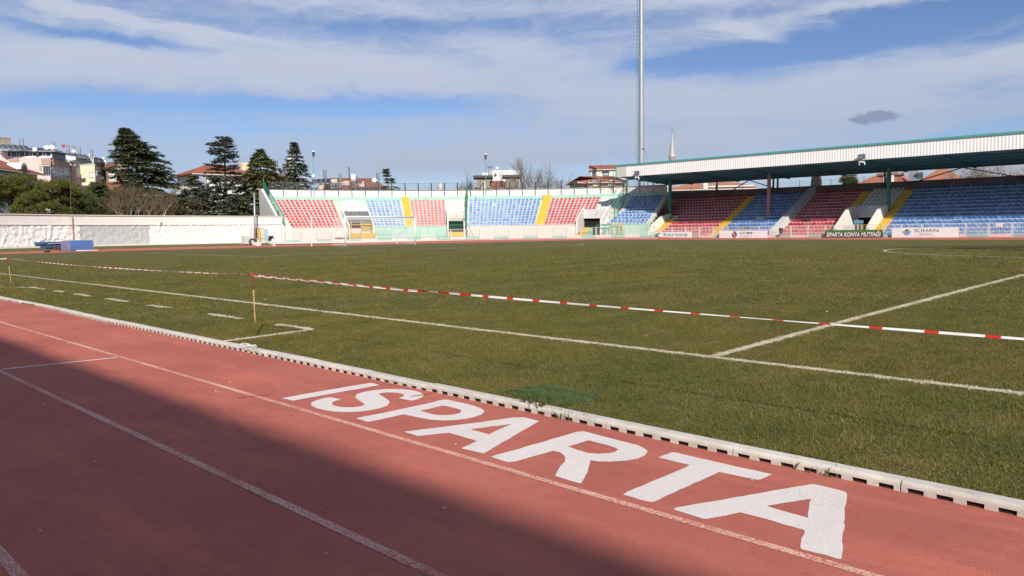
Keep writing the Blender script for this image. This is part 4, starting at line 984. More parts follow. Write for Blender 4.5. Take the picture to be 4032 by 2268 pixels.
# 3: green board with white italics
t_, x0, x1, z0, z1 = board(3247, 3475, 905, 936, 'dark green advertising board with bold white slanted lettering', M_PDG); w, h = x1-x0, z1-z0
mb = MB(); mb.box(x0+0.01, YB-0.006, z0+h*.66, x1-0.01, YB-0.002, z1-0.01); mb.build('light_band', M_PGREEN, t_)
put_text('lettering', 'ISPARTA KONYA MUTFAĞI', h*0.72, (x0+w*0.495, YB-0.012, z0+h*0.17), X3, Z3, M_PWHITE, t_, width=w*0.94, bold=0.014, shear=0.22)
# 4: ring emblem and wide lettering
t_, x0, x1, z0, z1 = board(3511, 3774, 896, 934.7, 'white advertising board with blue and grey ring emblem and thin lettering'); w, h = x1-x0, z1-z0
cx, cz = x0+w*0.235, z0+h*0.56
shape(t_, 'emblem_ring', ring(cx, cz, h*.24, h*.31, 8, 172), M_PGREY); shape(t_, 'emblem_ring', ring(cx, cz, h*.24, h*.33, 188, 352), M_PBLUE)
shape(t_, 'emblem_wing', [(cx-h*.52, cz+h*.02), (cx-h*.24, cz+h*.09), (cx-h*.24, cz-h*.06)], M_PBLUE); shape(t_, 'emblem_wing', [(cx+h*.52, cz+h*.02), (cx+h*.24, cz-h*.06), (cx+h*.24, cz+h*.09)], M_PGREY)
shape(t_, 'emblem_half', [(cx-h*.2, cz+h*.01)]+[(cx+h*.2*math.cos(math.radians(d)), cz+h*.2*math.sin(math.radians(d))) for d in range(200, 341, 20)]+[(cx+h*.2, cz+h*.01)], mat('bright_blue_print', (0.05, 0.30, 0.62), 0.6))
shape(t_, 'emblem_half', [(cx+h*.19*math.cos(math.radians(d)), cz+h*.05+h*.19*math.sin(math.radians(d))) for d in range(0, 181, 20)], M_PDARK)
put_text('lettering', 'SÜHAN', h*0.50, (x0+w*0.53, YB-0.006, z0+h*0.53), X3, Z3, M_PDARK, t_, width=w*0.365, bold=0.0)
put_text('lettering', 'İNŞAAT', h*0.23, (x0+w*0.53, YB-0.006, z0+h*0.26), X3, Z3, M_PGREY, t_, width=w*0.20, bold=0.006)
for (ua, ub) in ((.35, .49), (.52, .67)): mb = MB(); mb.box(x0+w*ua, YB-0.008, z0+h*.13, x0+w*ub, YB-0.004, z0+h*.165); mb.build('small_print', M_PGREY, t_)
# litter bin on the fence
p = on_y(3075, 925, 79.0); t_ = thing('litter_bin', 'dark litter bin hung on the fence beside the maroon emblem board', 'bin', (p.x, 79.0, 0.9))
mb = MB(); mb.lathe((p.x, 79.0, 0.75), [(0.16, 0), (0.2, 0.2), (0.24, 0.5), (0.26, 0.52)], 10); mb.build('bucket', M_DSTEEL, t_); mb = MB(); mb.lathe((p.x, 79.0, 1.272), [(0.27, 0), (0.27, 0.05), (0.1, 0.1)], 10); mb.build('lid', M_BLACK, t_)

# ------------------------------------------------------------------ goal
gz = ground_z(-HL, HW)
goal = thing('football_goal', 'white football goal with net in front of the curved end stand', 'goal', (-HL, HW, gz))
for s_ in (-1, 1): mb = MB(); mb.tube([(-HL, HW+s_*3.72, gz-0.05), (-HL, HW+s_*3.72, gz+2.50)], 0.07, 12); mb.build('post', M_WSTEEL, goal, smooth=True)
mb = MB(); mb.tube([(-HL, HW-3.78, gz+2.50), (-HL, HW+3.78, gz+2.50)], 0.07, 12); mb.build('crossbar', M_WSTEEL, goal, smooth=True)
GB = -HL-2.0; M_NET = mat('white_net_cord', (0.70, 0.70, 0.68), 0.8)
mb = MB()
def netline(mb, a, b, th=0.006):
    a = Vector(a); b = Vector(b); d = (b-a).normalized(); u = d.cross(Vector((0.3, 0.5, 0.8))).normalized()*th; v = d.cross(u).normalized()*th
    mb.add([a+u, a-u*.5+v*.87, a-u*.5-v*.87, b+u, b-u*.5+v*.87, b-u*.5-v*.87], ((0, 1, 4, 3), (1, 2, 5, 4), (2, 0, 3, 5)))
N1, N2 = 46, 16
for i in range(N1+1):
    y = HW-3.72+7.44*i/N1; netline(mb, (-HL, y, gz+2.5), (GB+0.3, y, gz+2.3)); netline(mb, (GB+0.3, y, gz+2.3), (GB-0.2, y, gz+0.02))
for j in range(1, N2+1): z = 2.3*j/N2; x = GB-0.2+0.5*j/N2; netline(mb, (x, HW-3.72, gz+z), (x, HW+3.72, gz+z))
for j in range(1, 12): x = -HL-(1.7)*j/12; netline(mb, (x, HW-3.72, gz+2.5-0.2*j/12), (x, HW+3.72, gz+2.5-0.2*j/12))
for s_ in (-1, 1):
    y = HW+3.72*s_
    for j in range(1, N2+1): z = 2.4*j/N2; netline(mb, (-HL, y, gz+z), (GB-0.2+0.5*j/N2, y, gz+z))
    for j in range(1, 12): x = -HL-2.0*j/12; netline(mb, (x, y, gz), (x, y, gz+2.4))
net = mb.build('net', M_NET, goal); net['kind'] = 'stuff'
for s_ in (-1, 1):
    y = HW+s_*4.6; mb = MB(); mb.tube([(GB-1.9, y, gz-0.1), (GB-1.85, y, gz+2.65)], 0.045, 8); mb.build('net_pole', M_WSTEEL, goal); mb = MB(); mb.bar((GB-1.85, y, gz+2.6), (GB+0.3, HW+s_*3.72, gz+2.3), 0.015); mb.build('guy_line', M_NET, goal)

# ------------------------------------------------------------------ barrier tape on bamboo stakes
M_BAMBOO = mat('pale_bamboo', (0.50, 0.36, 0.15), 0.7, (0.42, 0.29, 0.12), 20, 0.5); M_STAKER = mat('red_brown_stake', (0.15, 0.055, 0.035), 0.7, (0.11, 0.045, 0.03), 15, 0.5); M_TR = mat('red_tape', (0.62, 0.025, 0.02), 0.35); M_TW = mat('white_tape', (0.82, 0.81, 0.79), 0.35)
def stake(b, t, label):
    th = thing('stake', label, 'stake', b, 'stakes holding the barrier tape'); b = Vector(b); t = Vector(t)
    P = lambda k: b+(t-b)*k+Vector((0.006*math.sin(k*7), 0.004*math.cos(k*9), 0))
    for (k0, k1, m, nm) in ((-.06, .22, M_STAKER, 'lower_cane'), (.22, .76, M_BAMBOO, 'middle_cane'), (.76, 1.0, M_STAKER, 'upper_cane')):
        mb = MB(); n = 5; mb.tube([P(k0+(k1-k0)*i/n) for i in range(n+1)], [0.0105-0.002*((i+1) % 2) for i in range(n+1)], 7, caps=True); mb.build(nm, m, th, smooth=True)
    mb = MB(); mb.tube([t+Vector((0, 0, -0.02)), t+Vector((0, 0, 0.02))], 0.02, 7); mb.build('tape_knot', M_TR, th)
b1 = Vector((-5.72, -2.42, ground_z(-5.7, -2.4))); t1 = Vector((-5.74, -2.43, 0.865)); b2 = Vector((-19.52, -2.23, 0.0)); t2 = Vector((-19.56, -2.29, 0.87))
stake(b1, t1, 'bamboo stake with red top at the corner of the technical area line'); stake(b2, t2, 'bamboo stake at the far left end of the straight tape')
tape = thing('barrier_tape', 'red and white striped barrier tape strung between stakes across the grass', 'barrier tape', t1)
t3 = Vector((8.5, -2.35, 0.80)); t0 = Vector((-34, -2.3, 0.85))
def tape_run(a, b, sag, nm, off=0.0, w=0.034, per=0.31, ph=0.0, twist=0.6):
    a = Vector(a); b = Vector(b); L = (b-a).length; n = int(L/(per/4)); mr = MB()
    def P(s):
        k = s/L; p = a+(b-a)*k; p.z -= sag*4*k*(1-k); return p
    for i in range(n):
        s0, s1 = L*i/n, L*(i+1)/n; red = ((s0+ph)/per) % 1.0 < 0.30
        q = []
        for s in (s0, s1):
            ang = twist*(math.sin(s*0.55+off)+0.5*math.sin(s*2.3+off*2))+1.25; u = Vector((0.02*math.sin(s), math.cos(ang), math.sin(ang)))*w/2*(1+0.25*math.sin(s*1.7+off)); q.append((P(s)-u, P(s)+u))
        mr.add([q[0][0], q[1][0], q[1][1], q[0][1]], ((0, 1, 2, 3),), 0 if red else 1)
    # give the film its two faces as one thin strip
    o = mr.build(nm, [M_TR, M_TW], tape); sm = o.modifiers.new('film', 'SOLIDIFY'); sm.thickness = 0.0015; return o
tape_run(t1, t3, 0.05, 'tape_length', per=0.33, w=0.0165, twist=0.8); tape_run(t2, t1, 0.05, 'tape_length', off=1.0, per=0.31, w=0.017, twist=0.8)
tape_run(t1+Vector((0, 0, -0.014)), t1+(t3-t1)*0.26+Vector((0, 0, -0.05)), 0.0, 'tape_length', off=2, ph=0.1, w=0.012); tape_run(t0, t2, 0.12, 'tape_length', off=3)

# ------------------------------------------------------------------ small things at the far end
M_MAT = mat('blue_mat_cover', (0.055, 0.135, 0.33), 0.6, (0.07, 0.16, 0.37), 1.2, 0.6, stain=0.25); M_MATD = mat('dark_blue_mat_cover', (0.03, 0.062, 0.16), 0.6, (0.04, 0.08, 0.2), 1.5, 0.6)
M_MATE = mat('grey_blue_mat_end', (0.20, 0.22, 0.36), 0.7, (0.16, 0.18, 0.3), 2, 0.6)
def softbox(name, p, d, s, L, Wd, H, m, parent, z0=0.0, r=0.06):
    """padded block: chamfered box with slightly bulging faces"""
    mb = MB(); vs = []
    lv = [(0, -r), (r, 0), (H*0.5, 0.03), (H-r, 0), (H, -r)]
    for (z, e) in lv:
        for (u, v) in ((-e, -e), (L/2, -e-0.02), (L+e, -e), (L+e+0.0, Wd/2), (L+e, Wd+e), (L/2, Wd+e+0.02), (-e, Wd+e), (-e, Wd/2)): vs.append(p+d*u+s*v+Vector((0, 0, z0+z)))
    fs = [tuple(range(8))[::-1], tuple(range(32, 40))]
    for i in range(4):
        for j in range(8): fs.append((i*8+j, i*8+(j+1) % 8, (i+1)*8+(j+1) % 8, (i+1)*8+j))
    mb.add(vs, fs); return mb.build(name, m, parent, fix=True)
pa, pb = at(273, 987, 86.0), at(368, 987, 86.9); pa.z = pb.z = ground_z(*pa.xy)+0.01; d = (pb-pa).normalized(); s_ = Vector((-d.y, d.x, 0))
L = (pb-pa).length
lm = thing('landing_mat', 'bright blue landing mat standing on the red track at far left', 'crash mat', pa+d*(L/2), 'landing mats at the left end')
softbox('mat_block', pa+d*0.12, d, s_, L-0.12, 1.7, 1.02, M_MAT, lm); softbox('mat_end', pa, d, s_, 0.11, 1.7, 0.99, M_MATE, lm, r=0.03)
mb = MB(); q = pa+d*0.6-s_*0.10; mb.hexa([q, q+d*2.0, q+d*1.9+s_*0.07, q+s_*0.07, q+Vector((0, 0, .07)), q+d*2.0+Vector((0, 0, .05)), q+d*1.9+s_*0.07+Vector((0, 0, .05)), q+s_*0.07+Vector((0, 0, .09))]); mb.build('bottom_flap', M_WSTEEL, lm)
mb = MB(); mb.bar(pb+Vector((0, 0, 0.1))-s_*0.04, pb+Vector((0, 0, 0.75))-s_*0.04, 0.06); mb.build('side_strap', M_MATE, lm)
pa, pb = at(176, 966, 92.5), at(292, 964, 94.4); z = ground_z(*pa.xy)+0.06; pa.z = pb.z = z; d = (pb-pa).normalized(); s_ = Vector((-d.y, d.x, 0)); L = (pb-pa).length
lm = thing('landing_mat', 'dark blue landing mats stacked in two layers against the white wall', 'crash mat', pa+d*(L/2), 'landing mats at the left end')
softbox('lower_mat', pa+d*0.15, d, s_, L-0.3, 2.0, 0.38, M_MATD, lm); softbox('upper_mat', pa, d, s_, L, 2.1, 0.33, M_MATD, lm, 0.39)
mb = MB(); q = pa-s_*0.06+Vector((0, 0, 0.52)); mb.bar(q+d*0.3, q+d*(L-0.1)+Vector((0, 0, 0.12)), 0.05, m=0); mb.build('striped_bar', M_WHITE, lm)
# rusty frame lying beside the front mat
c = at(232, 985, 88.5); c.z = ground_z(*c.xy)
fr = thing('metal_frame', 'rusty bent metal frame lying beside the bright blue mat', 'frame', c); d = (pb-pa).normalized(); s_ = Vector((-d.y, d.x, 0))
mb = MB()
for (u0, z0_, u1, z1_) in ((-1.2, .05, -.1, .35), (-.1, .35, .6, .1), (-.35, 0, -.3, .75), (.3, .05, .7, .6), (-.4, .3, .8, .33), (.05, .1, .1, .3), (.55, 0, .5, .3)):
    mb.tube([c+d*u0+Vector((0, 0, z0_)), c+d*u1+s_*0.2+Vector((0, 0, z1_))], 0.035, 6)
mb.tube([c+d*-0.1+Vector((0, 0, 0.2)), c+d*0.12+Vector((0, 0, 0.2))], 0.16, 8); mb.build('frame_tubes', M_RUST, fr)
c = at(186, 997, 79.5); c.z = ground_z(*c.xy); t_ = thing('rubber_bag', 'small black lump lying at the edge of the red track', 'bag', c); mb = MB(); mb.lathe(c, [(0.22, 0), (0.25, 0.06), (0.16, 0.14), (0.05, 0.17)], 9); mb.build('lump', M_BLACK, t_)
# steeplechase hurdle
pa, pb = on_z(1016.4, 967.8, 0.08), on_z(1077.9, 967.8, 0.08); d = (pb-pa).normalized(); s_ = Vector((-d.y, d.x, 0))
hu = thing('hurdle', 'white hurdle with black and white striped bar on the far track', 'hurdle', (pa+pb)/2)
for p in (pa, pb):
    mb = MB(); mb.bar(p, p+Vector((0, 0, 0.78)), 0.10); mb.box(p.x-0.16, p.y-0.16, p.z-0.01, p.x+0.16, p.y+0.16, p.z+0.05); mb.build('upright', M_WSTEEL, hu)
n = 18; L = (pb-pa).length+0.8; q = pa-d*0.35+Vector((0, 0, 0.80)); mb = MB()
for i in range(n): mb.bar(q+d*(L*i/n), q+d*(L*(i+1)/n), 0.1, 0.115, m=i % 2)
mb.build('striped_bar', [M_BLACK, M_PWHITE], hu)
c = (pa+pb)/2+d*0.93; bx_ = thing('foam_block', 'black rubber weight resting on the striped hurdle bar', 'weight', c+Vector((0, 0, 0.86)))
mb = MB(); e = d*0.26
for (za, zb, k) in ((0.86, 1.0, .8), (1.0, 1.14, 1.0), (1.14, 1.2, .8)):
    P = [c-e*k-s_*0.15, c+e*k-s_*0.15, c+e*k+s_*0.15, c-e*k+s_*0.15]; mb.hexa([v+Vector((0, 0, za-0.08)) for v in P]+[v+Vector((0, 0, zb-0.08)) for v in P])
mb.build('weight_body', M_BLACK, bx_)
mb = MB(); P = [c-e*1.1-s_*0.2, c+e*0.6-s_*0.2, c+e*0.6-s_*0.08, c-e*1.1-s_*0.08]; mb.hexa([v+Vector((0, 0, 0.55)) for v in P]+[v+Vector((0, 0, 0.8)) for v in P]); mb.build('hanging_pad', M_BLACK, bx_)
# grey pole on its concrete block
pb_ = on_r(1004, 944, 45.4); tp = on_r(1001, 760, 45.4)
po = thing('steel_pole', 'tall grey steel pole on a concrete block in front of the white wall', 'pole', (pb_.x, pb_.y, 0.3))
mb = MB(); mb.tube([(pb_.x, pb_.y, 0.3), (tp.x, tp.y, tp.z)], [0.125, 0.10], 12); mb.build('shaft', M_STEEL, po, smooth=True)
mb = MB(); mb.box(pb_.x-0.6, pb_.y-0.55, 0.0, pb_.x+0.6, pb_.y+0.55, 0.42); mb.build('base_block', M_CONCL, po)
mb = MB(); c = Vector((pb_.x, pb_.y, 3.75)); mb.bar(c, c+Vector((0.25, 0.45, 0.03)), 0.05); mb.bar(c+Vector((0.05, 0.1, -.2)), c+Vector((0.05, 0.1, 0.1)), 0.14); mb.build('bracket', M_STEEL, po)
# old tyre leaning by the pole
c = on_r(993, 939, 45.2); c.z = ground_z(*c.xy)+0.42; ty = thing('tyre', 'black tyre standing against the grey pole block', 'tyre', c)
mb = MB(); vs = []; fs = []; n1, n2 = 20, 8; ax = Vector((0.7, -0.7, 0.1)).normalized(); u_ = Vector((0, 0, 1)); v_ = ax.cross(u_).normalized(); u_ = v_.cross(ax)
for i in range(n1):
    a = 2*math.pi*i/n1; rd = u_*math.cos(a)+v_*math.sin(a)
    for j in range(n2): b = 2*math.pi*j/n2; vs.append(c+rd*(0.33+0.11*math.cos(b))+ax*0.13*math.sin(b))
for i in range(n1):
    for j in range(n2): fs.append((i*n2+j, ((i+1) % n1)*n2+j, ((i+1) % n1)*n2+(j+1) % n2, i*n2+(j+1) % n2))
mb.add(vs, fs); mb.build('tyre_ring', M_BLACK, ty, smooth=True, fix=True)
# spare fence panels leaning in a bundle
GP = [(988, 1012, M_PINKP, 'leaning pink fence panel behind the grey pole'), (1008, 1018, M_GREENP, 'narrow green fence panel beside the grey pole'), (1016, 1031, M_BARY, 'ochre fence panel leaning on the white wall'), (1031, 1044, M_PINKP, 'pink fence panel between ochre and green ones'), (1044, 1059, M_GREENP, 'pale green fence panel at the right end of the leaning bundle')]
for i, (pa_, pb2, m, lb) in enumerate(GP):
    A, B = on_r(pa_, 950, 46.4-0.06*i), on_r(pb2, 951, 46.5-0.06*i); z0 = 0.25; t_ = thing('spare_panel', lb, 'fence panel', ((A.x+B.x)/2, (A.y+B.y)/2, z0), 'spare fence panels')
    nrm = Vector((A.x-BCX, A.y-BCY, 0)).normalized()*0.35; mb = MB(); zt_ = 1.9-(0.15 if i == 4 else 0)
    A.z = B.z = z0; At = A+nrm+Vector((0, 0, zt_)); Bt = B+nrm+Vector((0, 0, zt_-(0.1 if i == 0 else 0)))
    mb.prism([A, B, Bt, At], nrm*0.08); mb.build('plate', m, t_, fix=True)
    mb = MB(); mb.bar(A, At, 0.05); mb.bar(B, Bt, 0.05); mb.bar(At, Bt, 0.05); mb.build('panel_frame', M_BARG if m is not M_BARY else M_RUST, t_)
mb = MB(); c = on_r(970, 946, 46.2); t_ = thing('concrete_block', 'pale concrete block at the foot of the white wall left of the tyre', 'block', (c.x, c.y, 0.3)); mb.box(c.x-0.35, c.y-0.5, 0.2, c.x+0.35, c.y+0.5, 1.2); mb.build('block_body', M_CONCL, t_)
# thin drain hatch of plastic turf by the kerb
M_PATCH = mat('bluish_plastic_turf', (0.105, 0.155, 0.052), 0.9, (0.07, 0.11, 0.032), 14, 0.6, 0.02, 60)
pp = [(2025, 1532), (2060, 1545), (2130, 1560), (2200, 1575), (2260, 1578), (2310, 1562), (2330, 1548), (2290, 1540), (2230, 1528), (2170, 1514), (2110, 1518), (2060, 1528)]
P = [on_z(x, y, 0.05) for x, y in pp]; t_ = thing('turf_patch', 'bright green piece of artificial turf lying beside the kerb above the letter R', 'turf patch', sum(P, Vector())/len(P))
cen = sum(P, Vector())/len(P); cen.z = 0.040; mb = MB(); rp = random.Random(2); fine = []
for a, b in zip(P, P[1:]+P[:1]):
    for k in range(5): q = a+(b-a)*k/5; q += Vector((rp.uniform(-.02, .02), rp.uniform(-.02, .02), 0)); q.z = 0.030; fine.append(q)
n = len(fine); vs = [(q.x, q.y, 0.0) for q in fine]+[tuple(q) for q in fine]+[tuple(cen)]
mb.add(vs, [(i, (i+1) % n, n+(i+1) % n, n+i) for i in range(n)]+[(n+i, n+(i+1) % n, 2*n) for i in range(n)]); mb.build('turf_mat', M_PATCH, t_, fix=True)
M_PATCHF = mat('plastic_turf_fibre', (0.15, 0.215, 0.075), 0.8, (0.10, 0.15, 0.045), 30, 0.7, island=0.3)
pm = clump('patch_fibre', M_PATCHF, 12, 0.018, 0.06, 0.005, 9, (0.5, 2.2)); rp2 = random.Random(5)
mbp = MB(); cv = np.array([v.co for v in pm.vertices]); pf = [tuple(p.vertices) for p in pm.polygons]
for i in range(1000):
    j = rp2.randrange(n); a, b = fine[j], fine[(j+1) % n]; u1, u2 = rp2.random(), math.sqrt(rp2.random())*rp2.choice((1, 1, 1, 1.12, 1.25)); q = cen*(1-u2)+(a+(b-a)*u1)*u2; h = rp2.uniform(0, 6.28); c, s_ = math.cos(h), math.sin(h)
    mbp.add([(q.x+v[0]*c-v[1]*s_, q.y+v[0]*s_+v[1]*c, 0.030+v[2]) for v in cv], pf)
o = mbp.build('turf_fibres', M_PATCH, t_); o['kind'] = 'stuff'
# weeds growing out of the drain holes
M_WEED = mat('dry_weed', (0.105, 0.10, 0.030), 0.8, (0.06, 0.075, 0.02), 20, 0.6)
for (px, py, nb, hh, lb) in ((2030, 1600, 34, 0.07, 'tuft of weeds growing at the kerb joint by the letter A'), (2110, 1622, 60, 0.12, 'tall dry weeds growing from a kerb drain hole'), (2165, 1632, 30, 0.06, 'low brown weeds between two kerb drain holes'), (2247, 1655, 22, 0.08, 'small weed tuft growing from the kerb above letter R'), (3215, 1860, 34, 0.06, 'dry weeds growing from the kerb above the last letter')):
    p = on_z(px, py, 0.0); me = clump('leaf_blades', M_WEED, nb, hh, 0.10, 0.010, px, (0.1, 0.7)); t_ = thing('weed', lb, 'weed', (p.x, p.y, 0), 'weeds growing out of the kerb'); o = link('leaf_blades', me, t_); o.location = (p.x, p.y, 0.005); o.scale = (1.6, 0.5, 1)
# tangle of white string left on the kerb
p = on_z(978, 1362, 0.09); t_ = thing('string', 'white string left lying on the kerb near the stake', 'string', p); mb = MB(); pts = [p+Vector((0.30*math.sin(i*0.5)*(1-i/26), 0.05*math.cos(i*0.9), 0.004+0.006*(i % 3))) for i in range(24)]; mb.tube(pts, 0.004, 5); mb.build('cord', M_TW, t_)
# crumbs of paper and leaves on the grass and the track
M_CRUMB = mat('pale_litter', (0.66, 0.62, 0.52), 0.8); mb = MB(); rl = random.Random(8)
for i in range(110):
    if i < 70: x, y = rl.uniform(-26, 8), rl.uniform(-2.7, 26); z = ground_z(x, y)+0.038
    else: x, y = rl.uniform(-12, 4), rl.uniform(-6.8, -3.3); z = 0.006
    sz = rl.uniform(0.005, 0.014)*(1+0.03*math.hypot(x-4, y+7)) if i < 70 else rl.uniform(0.003, 0.010); a = rl.uniform(0, 6.28); c, s_ = math.cos(a)*sz, math.sin(a)*sz
    mb.hexa([(x-c, y-s_, z), (x+s_*.5, y-c*.5, z), (x+c, y+s_, z), (x-s_*.5, y+c*.5, z), (x-c, y-s_, z+.006), (x+s_*.5, y-c*.5, z+.008), (x+c, y+s_, z+.006), (x-s_*.5, y+c*.5, z+.004)])
tag(mb.build('leaf_litter', M_CRUMB), kind='stuff')

# ------------------------------------------------------------------ white end wall on the left
wall = thing('white_wall', 'long curved whitewashed wall with rough stone lower half at far left', 'wall', pol(48, 190, 0.3))
M_ROUGH = mat('rough_limewashed_stone', (0.77, 0.75, 0.705), 0.95, (0.70, 0.68, 0.635), 2.5, 0.5, 0.02, 9, stain=0.12)
M_GREYWASH = mat('grey_washed_stone', (0.47, 0.47, 0.465), 0.95, (0.42, 0.42, 0.415), 3.0, 0.5, 0.015, 9)
def rough(a0, a1, m, nm, amp, seed, z0=0.2, z1=2.62):
    mb = MB(); na = int(abs(a1-a0)/0.12); nz = 24
    for i in range(na+1):
        a = a0+(a1-a0)*i/na
        for j in range(nz+1):
            z = z0+(z1-z0)*j/nz; p = pol(48.0, a, z); e = mnoise.fractal(p*2.8+Vector((seed, 0, 0)), 0.9, 2.1, 4)*amp+mnoise.fractal(p*4.1+Vector((0, seed, 3)), 0.8, 2.2, 3)*amp*0.35
            e *= 1 if 0 < i < na or True else 0; q = pol(48.0-max(-0.03, e)-0.05*(1-j/nz), a, z); mb.v.append(tuple(q))
    for i in range(na):
        for j in range(nz): q = i*(nz+1)+j; mb.f.append((q, q+1, q+nz+2, q+nz+1)); mb.m.append(0)
    return mb.build(nm, m, wall, smooth=True)
rough(166.8, 179.3, M_ROUGH, 'rough_stone', 0.13, 0); rough(179.3, 186.6, M_ROUGH, 'rough_stone', 0.13, 0); rough(186.6, 196.2, M_GREYWASH, 'grey_washed_patch', 0.06, 3); rough(196.2, 228, M_ROUGH, 'rough_stone', 0.13, 7)
mb = MB(); mb.arc(48.02, 48.6, 166.7, 228, 2.62, 3.66, 60); mb.build('plaster_band', M_WHITE, wall, fix=True)
mb = MB(); mb.arc(47.9, 48.7, 166.6, 228, 3.661, 3.74, 60); mb.build('wall_coping', M_WHITE, wall, fix=True)
mb = MB(); mb.arc(47.9, 48.019, 166.7, 228, 2.62, 2.68, 60); mb.build('ledge', M_CONCL, wall, fix=True)
mb = MB(); mb.arc(48.15, 48.7, 166.7, 228, 0.0, 2.62, 60); mb.build('wall_core', M_WHITE, wall, fix=True)
mb = MB(); a = 196.6; mb.tube([on_r(284, 851, 47.86), on_r(286, 885, 47.82), on_r(289.5, 948, 47.72)], 0.045, 8); mb.build('rusty_pipe', mat('rust_stained_pipe', (0.36, 0.22, 0.13), 0.8, (0.28, 0.15, 0.08), 6, 0.5), wall)
mb = MB(); mb.arc(47.3, 47.85, 166.8, 228, 0.1, 0.46, 80); mb.build('wall_footing', M_WHITE, wall, fix=True)
mb = MB(); mb.prism([pol(48.0, 166.9, 0.1), pol(47.55, 165.2, 0.1), pol(47.55, 165.2, 2.2), pol(48.0, 166.9, 2.62)], Vector((-0.3, 0.05, 0))); mb.build('wall_return', M_WHITE, wall, fix=True)
# dark bollard on the wall top by the end stand
p = on_r(1096, 848, 48.5); t_ = thing('vent_pipe', 'short dark vent pipe standing on the end of the white wall', 'pipe', p); mb = MB(); mb.tube([p+Vector((0, 0, -.1)), p+Vector((-.05, 0, .35)), p+Vector((-.08, -.02, .5))], [0.07, 0.07, 0.11], 8); mb.build('pipe_body', M_BLACK, t_)
# ------------------------------------------------------------------ floodlight mast, minaret, lamps
mp = on_y(2525, 640, 97.0); ms = thing('floodlight_mast', 'very tall grey steel floodlight mast behind the roofed stand', 'mast', (mp.x, mp.y, 0))
mb = MB(); prof = [(0.56-0.0062*z, z) for z in (0, 8, 14, 20, 26, 32, 38, 44)]; mb.lathe((mp.x, mp.y, 0), prof, 16); mb.build('shaft', M_STEEL, ms, smooth=True)
mb = MB()
for z in (12.6, 17.8, 24.4, 30.6): mb.lathe((mp.x, mp.y, z), [(0.56-0.0062*z+0.012, 0), (0.56-0.0062*z+0.012, 0.35)], 16)
mb.build('joint_ring', M_STEEL, ms)
side = -_r.copy(); side.z = 0; side.normalize(); mb = MB(); lx = Vector((mp.x, mp.y, 0))+side*0.75
mb.bar((lx.x, lx.y, 4), (lx.x-side.x*.2, lx.y-side.y*.2, 44), 0.03)
for i in range(60):
    z = 8+0.6*i; c = Vector((mp.x, mp.y, z)); r_ = 0.56-0.0062*z; mb.bar(c+side*r_, c+side*0.76, 0.05, 0.03)
    if i % 2 == 0: mb.bar(c+side*0.76, c+side*0.66+Vector((0, 0, .22)), 0.035)
mb.build('ladder', M_DSTEEL, ms)
mb = MB(); mb.box(mp.x-2.6, mp.y-0.5, 44, mp.x+2.6, mp.y+0.5, 44.3); 
for i in range(3):
    for j in range(6): mb.box(mp.x-2.5+0.85*j, mp.y-0.7, 44.6+0.9*i, mp.x-1.8+0.85*j, mp.y-0.3, 45.2+0.9*i)
mb.build('lamp_rack', M_STEEL, ms)
# mast added out of view to cast the dark bands near the centre circle
m2 = thing('floodlight_mast', 'floodlight mast beyond the near right corner of the pitch', 'mast', (69.5, -7.5, 0)); mb = MB(); mb.lathe((69.5, -7.5, 0), [(0.6, 0), (0.35, 58)], 12); mb.build('shaft', M_STEEL, m2); mb = MB(); ax_ = Vector((0.54, 0.84, 0))
for i in range(3):
    for j in range(5): c = Vector((69.5, -7.5, 55.0+2.3*i))+ax_*(2.6*(j-2)); mb.bar(c-ax_*1.0, c+ax_*1.0, 0.5, 1.0)
for i in range(3): c = Vector((69.5, -7.5, 55.0+2.3*i)); mb.bar(c-ax_*6.4, c+ax_*6.4, 0.2)
mb.build('lamp_rack', M_STEEL, m2)
# minaret
D = 215; b = at(2646, 628, D); k = D/CAM_F
mn = thing('minaret', 'slender minaret with pale conical cap beyond the roofed stand', 'minaret', (b.x, b.y, 0)); M_LEAD = mat('pale_lead_sheet', (0.46, 0.46, 0.46), 0.5, (0.36, 0.36, 0.36), 1.2, 0.6, stain=0.3)
M_BRICKP = mat('pale_brick', (0.40, 0.28, 0.21), 0.9, (0.32, 0.21, 0.15), 3, 0.5)
zc_ = at(2646, 617, D).z; za = at(2647, 520, D).z; zt_ = at(2647, 502, D).z
mb = MB(); mb.lathe((b.x, b.y, 0), [(0.78, 0), (0.78, zc_-0.15), (0.84, zc_-0.1), (0.84, zc_)], 12); mb.build('shaft', M_BRICKP, mn)
mb = MB(); mb.lathe((b.x, b.y, zc_), [(0.86, 0), (0.80, 0.25), (0.42, (za-zc_)*0.5), (0.06, za-zc_)], 12); mb.build('cone_cap', M_LEAD, mn)
mb = MB(); mb.lathe((b.x, b.y, za), [(0.05, 0), (0.14, 0.25), (0.05, 0.4), (0.10, 0.6), (0.03, 0.75), (0.02, zt_-za)], 8); mb.build('finial', M_DSTEEL, mn)
